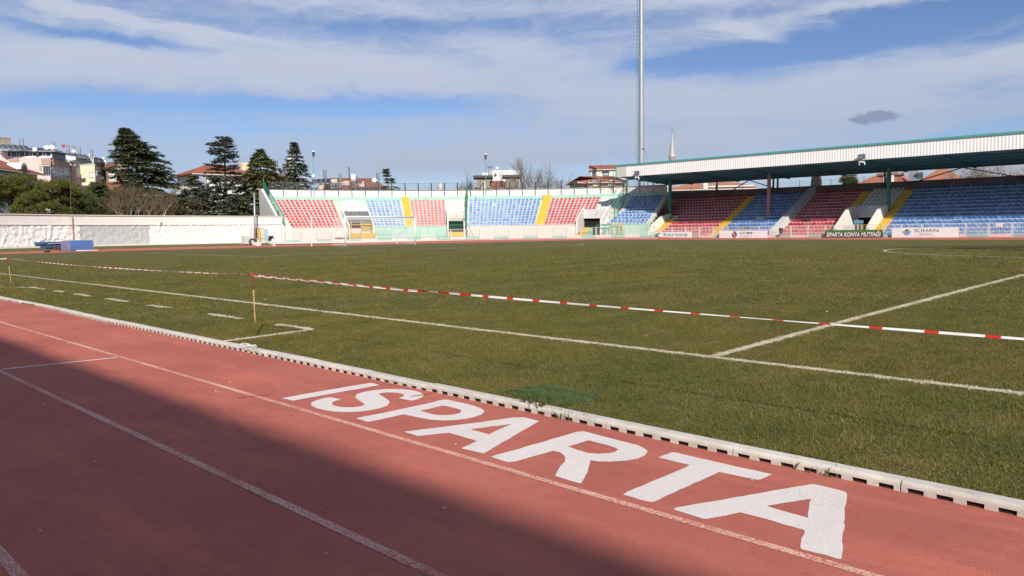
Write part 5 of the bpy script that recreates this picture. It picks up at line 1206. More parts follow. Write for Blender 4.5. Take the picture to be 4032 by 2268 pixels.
# street lamps standing behind the end stand's parapet
for (bx, by, tx, ty, lb, dish) in ((1237, 742, 1234.8, 619, 'teal street lamp with a round white dish above the end stand parapet', True), (1914, 773, 1912, 629, 'teal street lamp above the parapet beside the white block building', False)):
    b = on_r(bx, by, RT+0.1); t = on_r(tx, ty, RT+0.1); L_ = thing('street_lamp', lb, 'street lamp', (b.x, b.y, 6.6), 'street lamps above the end stand')
    bend = Vector((b.x, b.y, t.z-1.2)); mb = MB(); mb.tube([(b.x, b.y, 6.6), bend, t], [0.06, 0.05, 0.04], 8); mb.build('pole', M_TEAL, L_)
    mb = MB(); mb.lathe(t-Vector((0, 0, 0.05)), [(0.06, 0), (0.17, 0.35), (0.20, 0.75), (0.22, 0.82)], 10); mb.build('lamp_shade', M_DSTEEL, L_); mb = MB(); mb.lathe(t+Vector((0, 0, 0.77)), [(0.21, 0), (0.20, 0.12), (0.08, 0.17)], 10); mb.build('lamp_cap', M_WSTEEL, L_)
    if dish:
        c = on_r(1233.5, 692, RT-0.15); n_ = (CAM-c).normalized(); M3 = n_.to_track_quat('Z', 'Y').to_matrix(); mb = MB(); mb.lathe(c, [(0.02, -0.06), (0.16, -0.03), (0.22, 0.0), (0.21, 0.03), (0.02, -0.02)], 16, axis=M3); mb.build('round_sign', M_WSTEEL, L_)
c = at(2551, 633, 112.0); t_ = thing('street_lamp', 'thin bent street lamp just right of the tall mast', 'street lamp', (c.x, c.y, 0)); q0, q1, q2 = at(2551, 650, 112), at(2548, 615, 112), at(2538, 590, 112); mb = MB(); mb.tube([(q0.x, q0.y, 0), q0, q1, q2], 0.05, 6); mb.build('pole', M_STEEL, t_); mb = MB(); mb.bar(q2, q2+Vector((-0.25, -.25, 0.22)), 0.16); mb.build('lamp_shade', M_DSTEEL, t_)
# leaning street light and cable above the pines
q0, q1, q2 = at(279, 850, 103), at(278, 690, 103), at(292, 655, 103); t_ = thing('street_lamp', 'thin rusty street light in front of the pines at left', 'street lamp', (q0.x, q0.y, 0)); mb = MB(); mb.tube([(q0.x, q0.y, 0.2), q0, q1, q2], [0.05, 0.045, 0.035, 0.03], 7); mb.build('pole', M_RUST, t_); mb = MB(); mb.bar(q2, at(296, 650, 103)+Vector((0, 0, .1)), 0.34, 0.12); mb.build('lamp_shade', M_STEEL, t_)

# ------------------------------------------------------------------ trees
def foliage(name, c1, c2, isl=0.4):
    m = bpy.data.materials.new(name); m.use_nodes = True; t = NT(m.node_tree); b = t.n['Principled BSDF']; b.inputs['Roughness'].default_value = 0.8; b.inputs['Specular IOR Level'].default_value = 0.15
    g = t.new('ShaderNodeNewGeometry'); n = t.noise(g.outputs['Position'], 0.9, 4, 0.6); c = t.mix(t.smooth(n, 0.35, 0.65), c1, c2)
    c = t.mix(t.math('MULTIPLY', g.outputs['Random Per Island'], isl), c, tuple(k*0.30 for k in c1)); t.link(c, b.inputs['Base Color']); return m
F_CEDAR = foliage('cedar_needles', (0.145, 0.170, 0.098), (0.17, 0.19, 0.09)); F_CEDARB = foliage('bluish_cedar_needles', (0.155, 0.185, 0.14), (0.175, 0.20, 0.12)); F_CEDARG = foliage('green_cedar_needles', (0.17, 0.19, 0.068), (0.19, 0.205, 0.078))
F_PINE = foliage('pine_needles', (0.120, 0.132, 0.032), (0.145, 0.145, 0.036), 0.5); F_PINED = foliage('dark_pine_needles', (0.085, 0.108, 0.036), (0.098, 0.115, 0.038), 0.55)
M_BARK = mat('grey_brown_bark', (0.13, 0.095, 0.065), 0.95, (0.08, 0.06, 0.04), 4, 0.6); M_BARKL = mat('pale_bark', (0.36, 0.28, 0.19), 0.9, (0.26, 0.19, 0.13), 3, 0.6); M_TWIG = mat('brown_twigs', (0.135, 0.102, 0.056), 0.9, (0.18, 0.135, 0.078), 1.0, 0.6); M_TWIGG = mat('grey_twigs', (0.27, 0.235, 0.205), 0.9, (0.21, 0.18, 0.155), 1.0, 0.6)
def tufts(mb, r, c, d, n, l, w, flat, droop=0.0):
    """n pointed sprays of needles round c, laid mostly flat"""
    for _ in range(n):
        a = r.uniform(-1.2, 1.2); u = Vector((d.x*math.cos(a)-d.y*math.sin(a), d.x*math.sin(a)+d.y*math.cos(a), r.uniform(-flat, flat)-droop)).normalized()
        s = u.cross(Vector((r.uniform(-.5, .5), r.uniform(-.5, .5), 1))).normalized()*w*r.uniform(.6, 1.2)/2; ll = l*r.uniform(.6, 1.25)
        p = c+Vector((r.uniform(-.3, .3), r.uniform(-.3, .3), r.uniform(-.10, .10)))*l; q = p+u*ll*0.45
        o = len(mb.v); mb.v += [tuple(p), tuple(q-s), tuple(p+u*ll), tuple(q+s)]; mb.f += [(o, o+1, o+2, o+3)]; mb.m += [0]
def cedar(label, px, D, ytop, ybase, prof, seed, fm, dens=1.0, step=0.42, lean=0.0, droop=0.1, tl=0.78, tw=0.34, sparse=0.0, group='conifers behind the white wall', name='cedar_tree', z0=None):
    """prof: list of (height fraction, radius left, radius right) in photo pixels"""
    b = at(px, ybase, D); top = at(px, ytop, D); k = D/CAM_F; H0 = z0 if z0 is not None else 0.0; H = top.z-H0; base = Vector((b.x, b.y, H0))
    r = random.Random(seed); t_ = thing(name, label, 'tree', base, group); R_ = _r.copy(); R_.z = 0; R_.normalize()
    zb = at(px, ybase, D).z-H0; mb = MB(); tr = MB()
    tr.tube([base, base+Vector((0, 0, H*0.5)), base+R_*lean*k*0.5+Vector((0, 0, H*0.85)), base+R_*lean*k+Vector((0, 0, H))], [0.02*H+0.1, 0.014*H+.06, 0.05, 0.02], 8)
    z = max(zb, 1.0)
    while z < H:
        t = (z-zb)/(H-zb); t = max(0, min(1, t))
        for (ta, la, ra), (tb, lb_, rb) in zip(prof, prof[1:]):
            if ta <= t <= tb: f = (t-ta)/(tb-ta+1e-6); rl_, rr_ = la+(lb_-la)*f, ra+(rb-ra)*f
        nb = max(3, int(r.uniform(7, 11)*dens)); cx = base+Vector((0, 0, z))+R_*lean*k*max(0, t-0.5)*2
        for _ in range(nb):
            a = r.uniform(0, 6.283); d = Vector((math.cos(a), math.sin(a), 0)); sgn = d.dot(R_)
            rad = ((rr_ if sgn > 0 else rl_)*abs(sgn)+0.5*(rl_+rr_)*(1-abs(sgn)))*k; L = rad*r.uniform(0.72, 1.22)
            if r.random() < sparse: continue
            rise = r.uniform(-0.04, 0.16); e0 = cx; pts = []
            for i in range(5): f = i/4; pts.append(e0+d*(L*f)+Vector((0, 0, L*(rise*f-droop*f*f*1.5))))
            tr.tube(pts, [0.05+0.012*L, 0.04, 0.03, 0.02, 0.01], 3, caps=False)
            n = max(2, int(L*2.9*dens))
            for i in range(n):
                f = 0.22+0.78*(i+r.random())/n; p = e0+d*(L*f)+Vector((0, 0, L*(rise*f-droop*f*f*1.5))); sd = Vector((-d.y, d.x, 0))*r.uniform(-1, 1)*L*0.26*(1.15-f*0.75)
                tufts(mb, r, p+sd, (d+sd.normalized()*0.5 if sd.length > 0 else d).normalized(), 14, tl*0.82, tw*0.60, 0.42, droop*0.9)
        z += step*r.uniform(0.8, 1.3)*(1.0 if t < 0.75 else 0.75)
    for i in range(10): tufts(mb, r, base+R_*lean*k*(0.8+.02*i)+Vector((0, 0, H*(0.93+0.007*i))), Vector((r.uniform(-1, 1), r.uniform(-1, 1), 0)).normalized(), 4, tl*0.7, tw, 0.9)
    tr.build('trunk', M_BARK, t_); o = mb.build('crown', fm, t_); return t_
cedar('tall broad dark cedar with its top leaning left, behind the white wall', 560, 118, 505, 850, [(0, 95, 140), (.18, 100, 165), (.35, 85, 120), (.5, 80, 108), (.62, 86, 90), (.72, 62, 82), (.85, 48, 60), (.93, 22, 34), (1, 3, 4)], 1, F_CEDAR, 1.05, lean=-48, step=0.40)
cedar('open tiered blue-grey cedar with bare gaps in front of the red roofed house', 891, 122, 536, 850, [(0, 120, 105), (.2, 105, 95), (.4, 72, 88), (.55, 70, 52), (.7, 52, 45), (.86, 58, 32), (.95, 46, 22), (1, 3, 8)], 2, F_CEDARB, 0.85, step=0.50, lean=6, droop=0.02, sparse=0.05)
cedar('dense green drooping cedar next to the left end of the curved stand', 1032, 127, 588, 850, [(0, 120, 60), (.25, 112, 66), (.45, 92, 82), (.6, 62, 80), (.75, 42, 60), (.86, 34, 54), (.92, 20, 20), (1, 2, 2)], 3, F_CEDARG, 1.05, step=0.40, droop=0.22)
cedar('narrow spiky cedar rising over the left part of the stand parapet', 1166, 135, 562, 770, [(0, 78, 62), (.25, 55, 52), (.45, 34, 46), (.62, 32, 36), (.72, 24, 24), (.85, 12, 13), (1, 1, 1)], 4, F_CEDAR, 0.95, step=0.5, lean=-2, droop=0.18)
cedar('small thin cedar tip poking above the stand parapet beside the brown roof', 1535, 125, 668, 760, [(0, 40, 42), (.3, 26, 30), (.5, 10, 26), (.75, 8, 8), (1, 1, 2)], 5, F_CEDAR, 0.8, step=0.5, lean=-14, droop=0.12, sparse=0.15)
cedar('low grey-green cedar between the two tall cedars', 765, 128, 690, 850, [(0, 80, 90), (.4, 70, 85), (.7, 40, 50), (1, 3, 6)], 6, F_CEDARB, 1.0, step=0.5, droop=0.12)
cedar('dark low cedar filling the gap left of the open tiered cedar', 700, 121, 770, 850, [(0, 85, 120), (.5, 70, 95), (.8, 50, 60), (1, 20, 20)], 16, F_CEDAR, 1.1, step=0.5, droop=0.12)
cedar('dark low cedar at the wall under the open tiered cedar', 930, 112, 770, 850, [(0, 70, 75), (.5, 65, 70), (.8, 45, 45), (1, 15, 15)], 17, F_CEDAR, 1.1, step=0.5, droop=0.15)
cedar('low dark spruce left of the tall broad cedar', 400, 112, 735, 850, [(0, 70, 105), (.4, 55, 85), (.75, 32, 45), (1, 3, 4)], 18, F_PINED, 0.95, step=0.42, droop=0.1)
def pine(label, px, D, ytop, blobs, seed, fm, group='pines behind the white wall'):
    """rounded crown of tufted clumps; blobs: (px, py, rx, ry) in photo pixels"""
    k = D/CAM_F; b = at(px, 850, D); r = random.Random(seed); base = Vector((b.x, b.y, 0)); t_ = thing('pine_tree', label, 'tree', base, group); mb = MB(); tr = MB(); V = Vector((b.x-CAM.x, b.y-CAM.y, 0)).normalized()
    R_ = Vector((V.y, -V.x, 0)); forks = []
    for (bx, by, rx, ry) in blobs:
        c = at(bx, by, D); c = c+V*r.uniform(-0.5, 0.5)*rx*k; rx_, ry_ = rx*k, ry*k; forks.append(c)
        n = int(26+7.5*rx_*ry_)
        for _ in range(n):
            a = r.uniform(0, 6.283); zz = r.uniform(-0.55, 1.0); q = math.sqrt(max(0, 1-zz*zz)); f = r.uniform(0.80, 1.03)
            p = c+(R_*math.cos(a)+V*math.sin(a))*(rx_*q*f)+Vector((0, 0, ry_*zz*f)); nrm = ((R_*math.cos(a)+V*math.sin(a))*q+Vector((0, 0, zz*0.8+0.35))).normalized(); cr = r.uniform(0.32, 0.6)
            for _ in range(84):
                u = (nrm*0.9+Vector((r.uniform(-1, 1), r.uniform(-1, 1), r.uniform(-1, 1)))*0.9).normalized(); s = u.cross(Vector((r.uniform(-1, 1), r.uniform(-1, 1), r.uniform(-1, 1)))).normalized()*0.034
                e = p+Vector((r.uniform(-1, 1), r.uniform(-1, 1), r.uniform(-.7, .7)))*cr*0.75; tip = e+u*r.uniform(.15, .34)
                o = len(mb.v); mb.v += [tuple(e-s), tuple(e+s), tuple(tip)]; mb.f.append((o, o+1, o+2)); mb.m.append(0)
        # dark inner mass of shaded twigs
        for _ in range(int(n*4)):
            p = c+Vector((r.uniform(-.8, .8)*rx_, r.uniform(-.8, .8)*rx_, r.uniform(-.7, .6)*ry_)); u = Vector((r.uniform(-1, 1), r.uniform(-1, 1), r.uniform(-.4, .4))).normalized(); s = u.cross(Vector((0, 0, 1))).normalized()*0.10
            o = len(mb.v); mb.v += [tuple(p-s), tuple(p+s), tuple(p+u*0.5)]; mb.f.append((o, o+1, o+2)); mb.m.append(0)
    tr.tube([base, base+Vector((0.2, 0.1, 2.5))], [0.3, 0.22], 8)
    for c in forks: tr.tube([base+Vector((0.2, 0.1, 2.3)), (base+c)/2+Vector((0, 0, 1.2)), c], [0.18, 0.12, 0.05], 5)
    tr.build('trunk', M_BARK, t_); mb.build('crown', fm, t_); return t_
pine('broad olive pine at the far left edge in front of the red roofed house', 60, 112, 675, [(20, 745, 70, 44), (95, 735, 62, 36), (-60, 760, 70, 54), (110, 785, 48, 34), (30, 795, 60, 34), (65, 760, 60, 39)], 21, F_PINE)
pine('rounded olive pine left of the thin street light, before the pink building', 205, 108, 690, [(200, 760, 56, 36), (245, 745, 46, 26), (155, 795, 55, 36), (110, 820, 42, 34), (225, 810, 60, 42), (180, 840, 70, 29), (285, 780, 42, 39)], 22, F_PINE)
pine('dark rounded pine right of the thin street light', 330, 110, 720, [(310, 785, 45, 34), (345, 815, 55, 39), (290, 830, 50, 39), (385, 835, 45, 32), (330, 850, 60, 24)], 23, F_PINED)
pine('small upright pine in front of the cream building', 385, 116, 700, [(385, 745, 26, 20), (390, 785, 36, 26), (375, 820, 40, 29)], 24, F_PINED)
def bare(label, px, D, ytop, ybase, spread, seed, m=M_TWIG, trunk_m=None, n0=3, depth=5, z0=0.0, group='bare winter trees', fuzz=1.0, name='bare_tree', thick=1.0, wide=False):
    k = D/CAM_F; b = at(px, ybase, D); H = at(px, ytop, D).z-z0; base = Vector((b.x, b.y, z0)); r = random.Random(seed); t_ = thing(name, label, 'tree', base, group); tr = MB(); tw = MB(); sp = spread*k
    def grow(p, d, L, rad, lv):
        q = p+d*L*0.5+Vector((r.uniform(-1, 1), r.uniform(-1, 1), 0))*L*0.07; e = q+(d+Vector((r.uniform(-1, 1), r.uniform(-1, 1), 0.25))*0.2).normalized()*L*0.5
        (tr if lv < (3 if wide else 2) else tw).tube([p, q, e], [rad, rad*.8, rad*.6], 5 if lv < 2 else 3, caps=False)
        if lv >= depth: return
        for i in range(r.choice((2, 3, 3, 4)) if lv < depth-1 else 4):
            nd = (d*0.62+Vector((r.uniform(-1, 1)*sp/H*3.0, r.uniform(-1, 1)*sp/H*3.0, r.uniform(-0.15, 0.5)))).normalized() if not wide else (d*0.8+Vector((r.uniform(-1, 1)*0.75, r.uniform(-1, 1)*0.75, r.uniform(0.0, 0.7)))).normalized(); s = p+(e-p)*r.uniform(0.45, 1.0); grow(s, nd, L*r.uniform(0.55, 0.82), max(0.012*thick, rad*0.55), lv+1)
    for i in range(n0): grow(base+Vector((r.uniform(-1, 1), r.uniform(-1, 1), 0))*(0.25 if n0 < 4 else sp*0.35), Vector((r.uniform(-1, 1)*sp/H*1.1, r.uniform(-1, 1)*sp/H*1.1, 1)).normalized(), H*0.40, 0.10*thick+0.008*H, 0)
    tr.build('trunk', trunk_m or m, t_); o = tw.build('crown', m, t_); o['kind'] = 'stuff'; return t_
bare('bushy brown bare tree with pale forked trunks in front of the tall broad cedar', 575, 101, 700, 850, 105, 31, M_TWIG, M_BARKL, n0=4, depth=5, thick=1.15, wide=True)
bare('brown leafless thicket right of the pale forked trunks', 660, 106, 740, 850, 85, 32, M_TWIG, n0=4, depth=5, thick=0.4, wide=True)
bare('brown leafless thicket left of the pale forked trunks', 500, 107, 745, 850, 75, 38, M_TWIG, n0=2, depth=5, thick=0.4, wide=True)
bare('tall grey bare tree left of a pair behind the stand parapet', 2112, 128, 650, 760, 34, 33, M_TWIGG, n0=2, depth=5, thick=1.0)
bare('wide grey bare tree right of a pair behind the stand parapet', 2172, 128, 668, 760, 44, 34, M_TWIGG, n0=3, depth=5, thick=1.0)
bare('grey bare tree in front of the white block building', 1985, 126, 655, 745, 40, 35, M_TWIGG, n0=2, depth=5)
bare('thin bare tree at the right side of the white block building', 2030, 126, 640, 745, 24, 36, M_TWIGG, n0=1, depth=5)
bare('reddish brown leafless shrub left of the tan roof box', 1860, 124, 690, 745, 34, 37, M_TWIG, n0=5, depth=4)
bare('low reddish shrub beside the green net post', 1838, 123, 715, 745, 26, 39, M_TWIG, n0=5, depth=4)
bare('bare tree beside the left end of the teal roof', 2415, 118, 636, 740, 30, 40, M_TWIGG, n0=2, depth=4, thick=0.7)
bare('faint bare tree behind the brown tiled roof', 1330, 150, 678, 760, 50, 41, M_TWIGG, n0=2, depth=5)
bare('row of bare tree tops seen through the parapet mesh, left one', 1690, 126, 728, 760, 40, 42, M_TWIGG, n0=4, depth=4)
bare('row of bare tree tops seen through the parapet mesh, right one', 1755, 126, 728, 760, 40, 43, M_TWIGG, n0=4, depth=4)
for i, (px, yt) in enumerate(((3790, 640), (3850, 632), (3920, 640), (3985, 628))):
    bare(('bare tree in the roof gap left of three others', 'second bare tree in the gap under the roof', 'third bare tree in the gap under the roof', 'bare tree in the gap at the right picture edge')[i], px, 124, yt, 720, 50, 50+i, M_TWIGG, n0=3, depth=5)
pine('small dark pine seen through the gap under the roof', 3345, 122, 680, [(3345, 700, 20, 20), (3330, 712, 16, 12), (3350, 722, 18, 16)], 26, F_PINED)

# ------------------------------------------------------------------ houses beyond the stadium
M_TILE = mat('red_roof_tiles', (0.33, 0.105, 0.060), 0.85, (0.26, 0.085, 0.05), 0.9, 0.6, 0.04, 5, stain=0.2); M_TILEB = mat('brown_roof_tiles', (0.22, 0.095, 0.065), 0.85, (0.17, 0.075, 0.055), 0.9, 0.6, 0.04, 5, stain=0.2); M_TILEO = mat('orange_roof_tiles', (0.42, 0.17, 0.10), 0.85, (0.34, 0.13, 0.08), 0.8, 0.6, 0.04, 5, stain=0.2)
M_PINKB = mat('pink_house_render', (0.72, 0.53, 0.48), 0.9, (0.68, 0.50, 0.45), 0.5, 0.5, stain=0.1); M_BROWNB = mat('dusky_pink_render', (0.42, 0.29, 0.245), 0.9, (0.38, 0.26, 0.22), 0.5, 0.5, stain=0.1); M_MAUVE = mat('mauve_and_pink_shade_render', (0.40, 0.31, 0.30), 0.9, (0.36, 0.28, 0.27), 0.5, 0.5, stain=0.1); M_CREAMB = mat('cream_house_render', (0.74, 0.63, 0.44), 0.9, (0.70, 0.59, 0.41), 0.5, 0.5, stain=0.1); M_CREAMD = mat('shaded_side_render', (0.52, 0.44, 0.31), 0.9, (0.48, 0.40, 0.28), 0.5, 0.5)
M_BRICK = mat('brown_brick_render', (0.27, 0.125, 0.08), 0.9, (0.22, 0.10, 0.065), 0.8, 0.5); M_WH = mat('white_house_render', (0.76, 0.74, 0.70), 0.9, (0.70, 0.68, 0.64), 0.5, 0.5, stain=0.1); M_BG = mat('blue_grey_render', (0.33, 0.36, 0.42), 0.9, (0.29, 0.32, 0.38), 0.6, 0.5); M_TAN = mat('tan_render', (0.33, 0.27, 0.20), 0.9, (0.27, 0.22, 0.16), 0.8, 0.5, stain=0.2)
M_GLASSD = mat('dark_window_glass', (0.035, 0.04, 0.045), 0.12, (0.06, 0.065, 0.07), 0.8, 0.5, spec=0.6); M_GLASSB = mat('pale_curtained_glass', (0.42, 0.50, 0.50), 0.25, (0.30, 0.37, 0.38), 1.0, 0.6, spec=0.6); M_SOLAR = mat('solar_panel_glass', (0.03, 0.035, 0.055), 0.18, (0.05, 0.055, 0.08), 1.2, 0.6, spec=0.6); M_TANK = mat('steel_tank', (0.55, 0.56, 0.58), 0.3, (0.40, 0.41, 0.43), 2, 0.5, metal=0.7)
M_DISH = mat('white_dish_paint', (0.78, 0.78, 0.77), 0.5); M_REDDISH = mat('red_dish_paint', (0.40, 0.03, 0.03), 0.5)
class Fac:
    """vertical plane between two headings at given distances; pixels on it become metres along it and height"""
    def __init__(s, pa, Da, pb, Db):
        a = at(pa, 750, Da); b = at(pb, 750, Db); s.a = Vector((a.x, a.y, 0)); s.b = Vector((b.x, b.y, 0)); s.d = (s.b-s.a).normalized(); s.L = (s.b-s.a).length
        n = Vector((s.d.y, -s.d.x, 0)); s.n = n if n.dot(CAM-s.a) > 0 else -n
    def sz(s, px, py):
        d = ray(px, py); k = (s.a-CAM).dot(s.n)/d.dot(s.n); p = CAM+d*k; return (p-s.a).dot(s.d), p.z
    def P(s, u, z, o=0.0): return s.a+s.d*u+s.n*o+Vector((0, 0, z))
    def rect(s, x0, y0, x1, y1):
        ym, xm = (y0+y1)/2, (x0+x1)/2; u0, u1 = sorted((s.sz(x0, ym)[0], s.sz(x1, ym)[0])); return u0, s.sz(xm, y1)[1], u1, s.sz(xm, y0)[1]
    def box(s, mb, R, d0, d1, m=0):
        u0, z0, u1, z1 = R
        mb.hexa([s.P(u0, z0, d1), s.P(u1, z0, d1), s.P(u1, z0, d0), s.P(u0, z0, d0), s.P(u0, z1, d1), s.P(u1, z1, d1), s.P(u1, z1, d0), s.P(u0, z1, d0)], m)
    def part(s, name, R, d0, d1, m, parent): mb = MB(); s.box(mb, R, d0, d1); return mb.build(name, m, parent, fix=True)
    def window(s, R, parent, fm, pm, nbar=1, fw=0.09, transom=False):
        u0, z0, u1, z1 = R; mb = MB(); d0, d1 = 0.021, 0.10
        for q in ((u0, z0, u1, z0+fw), (u0, z1-fw, u1, z1), (u0, z0+fw, u0+fw, z1-fw), (u1-fw, z0+fw, u1, z1-fw)): s.box(mb, q, d0, d1)
        for i in range(1, nbar+1): c = u0+(u1-u0)*i/(nbar+1); s.box(mb, (c-fw*.35, z0+fw, c+fw*.35, z1-fw), d0, d1-.01)
        o = mb.build('window', fm, parent, fix=True); s.part('pane', (u0+fw*.5, z0+fw*.5, u1-fw*.5, z1-fw*.5), 0.021, 0.045, pm, o); return o
def house(name, label, f, py_eave, depth, wall_m, parent=None, cat='house', zb=0.0, group='houses beyond the stadium'):
    z1 = f.sz((_px(f.a)+_px(f.b))/2, py_eave)[1]; c = (f.a+f.b)/2; t_ = thing(name, label, cat, (c.x, c.y, zb), group)
    mb = MB(); f.box(mb, (0, zb, f.L, z1), -depth, 0.0); mb.build('wall', wall_m, t_, fix=True); return t_, z1
def _px(p): d = Vector(p)-CAM; d.z = 0; return 2016+CAM_F*(d.dot(_r)/d.dot(_f))
def hip(f, t_, z1, depth, rise, over, m, inset=None, trim=M_WH, gable=False):
    a, b = -over, f.L+over; c0, c1 = over, -depth-over; ins = (c0-c1)/2 if inset is None else inset; mid = (c0+c1)/2
    if gable: ins = 0.0
    mb = MB(); e = [f.P(a, z1, c0), f.P(b, z1, c0), f.P(b, z1, c1), f.P(a, z1, c1)]; r0, r1 = f.P(a+ins, z1+rise, mid), f.P(b-ins, z1+rise, mid); lo = [p-Vector((0, 0, .18)) for p in e]
    vs = e+[r0, r1]+lo; mb.add(vs, [(0, 1, 5, 4), (2, 3, 4, 5), (1, 2, 5), (3, 0, 4), (6, 7, 8, 9), (0, 6, 7, 1), (1, 7, 8, 2), (2, 8, 9, 3), (3, 9, 6, 0)]); o = mb.build('roof', m, t_, fix=True)
    mb = MB()
    for q in ((a, z1-.30, b, z1-.185),): f.box(mb, q, c0-0.12, c0+0.05)
    mb.build('gutter', trim, o, fix=True); return o
def tank(t_, px0, px1, py0, py1, D):
    """upright water heater cylinder on thin legs"""
    c = at((px0+px1)/2, py1, D); z1 = at((px0+px1)/2, py0, D).z; r_ = (px1-px0)/2*D/CAM_F; mb = MB(); h = z1-c.z; mb.lathe((c.x, c.y, c.z), [(r_*.7, 0), (r_, h*.06), (r_, h*.92), (r_*.5, h)], 10); o = mb.build('water_tank', M_TANK, t_, smooth=False)
    mb = MB()
    for s_ in (-1, 1): mb.bar((c.x+s_*r_*_r.x, c.y+s_*r_*_r.y, c.z-0.9), (c.x+s_*r_*_r.x, c.y+s_*r_*_r.y, z1+.05), 0.06)
    mb.build('tank_frame', M_DSTEEL, o)
def dish(t_, px, py, rp, D, m=M_DISH, yaw=0.0):
    c = at(px, py, D); r_ = rp*D/CAM_F; n_ = (CAM-c).normalized(); n_ = Vector((n_.x*math.cos(yaw)-n_.y*math.sin(yaw), n_.x*math.sin(yaw)+n_.y*math.cos(yaw), 0.35)).normalized(); A = n_.to_track_quat('Z', 'Y').to_matrix(); mb = MB(); mb.lathe(c, [(0.03, -r_*.28), (r_*.6, -r_*.18), (r_, 0), (r_*.97, 0.03), (r_*.55, -r_*.12), (0.02, -r_*.2)], 14, axis=A); o = mb.build('satellite_dish', m, t_)
    mb = MB(); mb.bar(c-n_*r_*.28, c-n_*0.1-Vector((0, 0, r_*1.5)), 0.06); mb.bar(c+A @ Vector((0, -r_*.9, 0)), c+n_*r_*.7, 0.04); mb.build('dish_arm', M_STEEL, o)
def panel(t_, q, D, dD, m=M_SOLAR, nm='solar_panel'):
    """tilted panel from four photo corners (top-left, top-right, bottom-right, bottom-left); the top edge is dD metres farther"""
    P = [at(*q[0], D+dD), at(*q[1], D+dD), at(*q[2], D), at(*q[3], D)]; n_ = (P[1]-P[0]).cross(P[3]-P[0]).normalized(); n_ = n_ if n_.z > 0 else -n_; mb = MB(); mb.prism(P, -n_*0.12); o = mb.build(nm, m, t_, fix=True)
    mb = MB()
    for a, b in zip(P, P[1:]+P[:1]): mb.bar(a+n_*0.01, b+n_*0.01, 0.07)
    mb.build('panel_rim', M_STEEL, o); return o
A_ = lambda x, y: (x*0.19410, 520+y*0.19410)
def RA(f, x0, y0, x1, y1): return f.rect(*A_(x0, y0), *A_(x1, y1))
# pink block with the glazed roof storey
fl = Fac(-70, 176, 202, 170); fr_ = Fac(202, 170, 320, 184)
pk, zpk = house('apartment_block', 'pink apartment block with a glazed roof storey behind the pines', fl, A_(0, 525)[1], 12, M_PINKB, cat='building')
bpy.data.objects.remove([o for o in pk.children if o.name.startswith('wall')][0])
def corner_block(t_, fa, fb, z, m, m2):
    """one solid on the plan of two facades that meet at a corner, the second in a darker colour that carries its shade"""
    mb = MB(); P = [fa.a, fa.b, fb.b, fb.b+(fa.a-fa.b)]; mb.prism(P, (0, 0, z)); mb.build('wall', m, t_, fix=True); fb.part('side_wall', (0.0, 0.0, fb.L, z-0.01), 0.001, 0.02, m2, t_)
corner_block(pk, fl, fr_, zpk, M_PINKB, M_MAUVE)  # right facade turned from the sun: its shade is put into the mauve
fr_.part('render_band', RA(fr_, 1042, 528, 1290, 690), 0.055, 0.35, M_BROWNB, pk); fl.part('render_band', RA(fl, 842, 530, 1036, 662), 0.005, 0.10, M_BROWNB, pk); fl.part('render_band', RA(fl, 185, 535, 395, 668), 0.005, 0.06, M_BROWNB, pk)
u0, z0, u1, z1 = RA(fl, 112, 405, 1030, 524); mb = MB(); fl.box(mb, (u0, zpk+0.01, u1, z1), -5.5, -0.6); gs = mb.build('roof_storey', M_GLASSD, pk, fix=True)
for (xa, xb) in ((115, 130), (190, 214), (300, 318), (356, 374), (462, 484), (568, 586), (622, 640), (722, 750), (838, 856), (893, 912), (996, 1028)): fl.part('window_post', (*RA(fl, xa, 425, xb, 515)[:1], zpk+0.02, RA(fl, xa, 425, xb, 515)[2], z1-0.02), -0.58, -0.45, M_WH, gs)
fl.part('sill', (u0, zpk+0.012, u1, zpk+0.35), -0.44, -0.35, M_WH, gs); fl.part('lean_roof', (u0-0.8, z1+0.02, u1+1.0, z1+0.22), -6.5, 0.3, M_STEEL, pk)
mb = MB(); u0r, _, u1r, _ = RA(fr_, 1045, 470, 1300, 520); fr_.box(mb, (u0r, zpk, u1r, zpk+1.9), -4.5, -0.3); gs2 = mb.build('glazed_porch', M_GLASSD, pk, fix=True)
for i in range(7): u = u0r+(u1r-u0r)*i/6; fr_.part('window_post', (u-0.07, zpk+0.02, u+0.07, zpk+1.1), -0.29, -0.18, M_WH, gs2)
fr_.window(RA(fr_, 1050, 690, 1258, 838), pk, M_WSTEEL, M_GLASSB, 5); fr_.window(RA(fr_, 1062, 838, 1255, 892), pk, M_WSTEEL, M_GLASSD, 4); fr_.window(RA(fr_, 1280, 730, 1415, 880), pk, M_WH, M_GLASSB, 3); fr_.window(RA(fr_, 1510, 745, 1625, 905), pk, M_WH, M_GLASSB, 3)
fl.window(RA(fl, 880, 682, 1036, 880), pk, M_STEEL, M_GLASSD, 2); fl.window(RA(fl, 805, 680, 852, 775), pk, M_BROWNB, M_GLASSB, 0)
fr_.part('pilaster', RA(fr_, 1420, 600, 1500, 1050), 0.055, 0.4, M_BROWNB, pk); fr_.part('lower_wing', (*[RA(fr_, 1640, 900, 1800, 1100)[0]], 0, RA(fr_, 1640, 900, 1810, 1100)[2], RA(fr_, 1650, 900, 1810, 1100)[3]), -3, -0.2, M_MAUVE, pk)
fl.part('penthouse', (RA(fl, -250, 330, 100, 520)[0], zpk+0.01, RA(fl, -250, 330, 105, 520)[2], RA(fl, -250, 345, 105, 520)[3]), -9, -2.0, M_PINKB, pk)
for i in range(6):
    xa, xb = -60+112*i, 45+112*i; yb = 318+12*i; yt = 225+8*i; panel(pk, (A_(xa-60, yt), A_(xb-70, yt+6), A_(xb+40, yb+8), A_(xa+50, yb)), 171, 3.2)
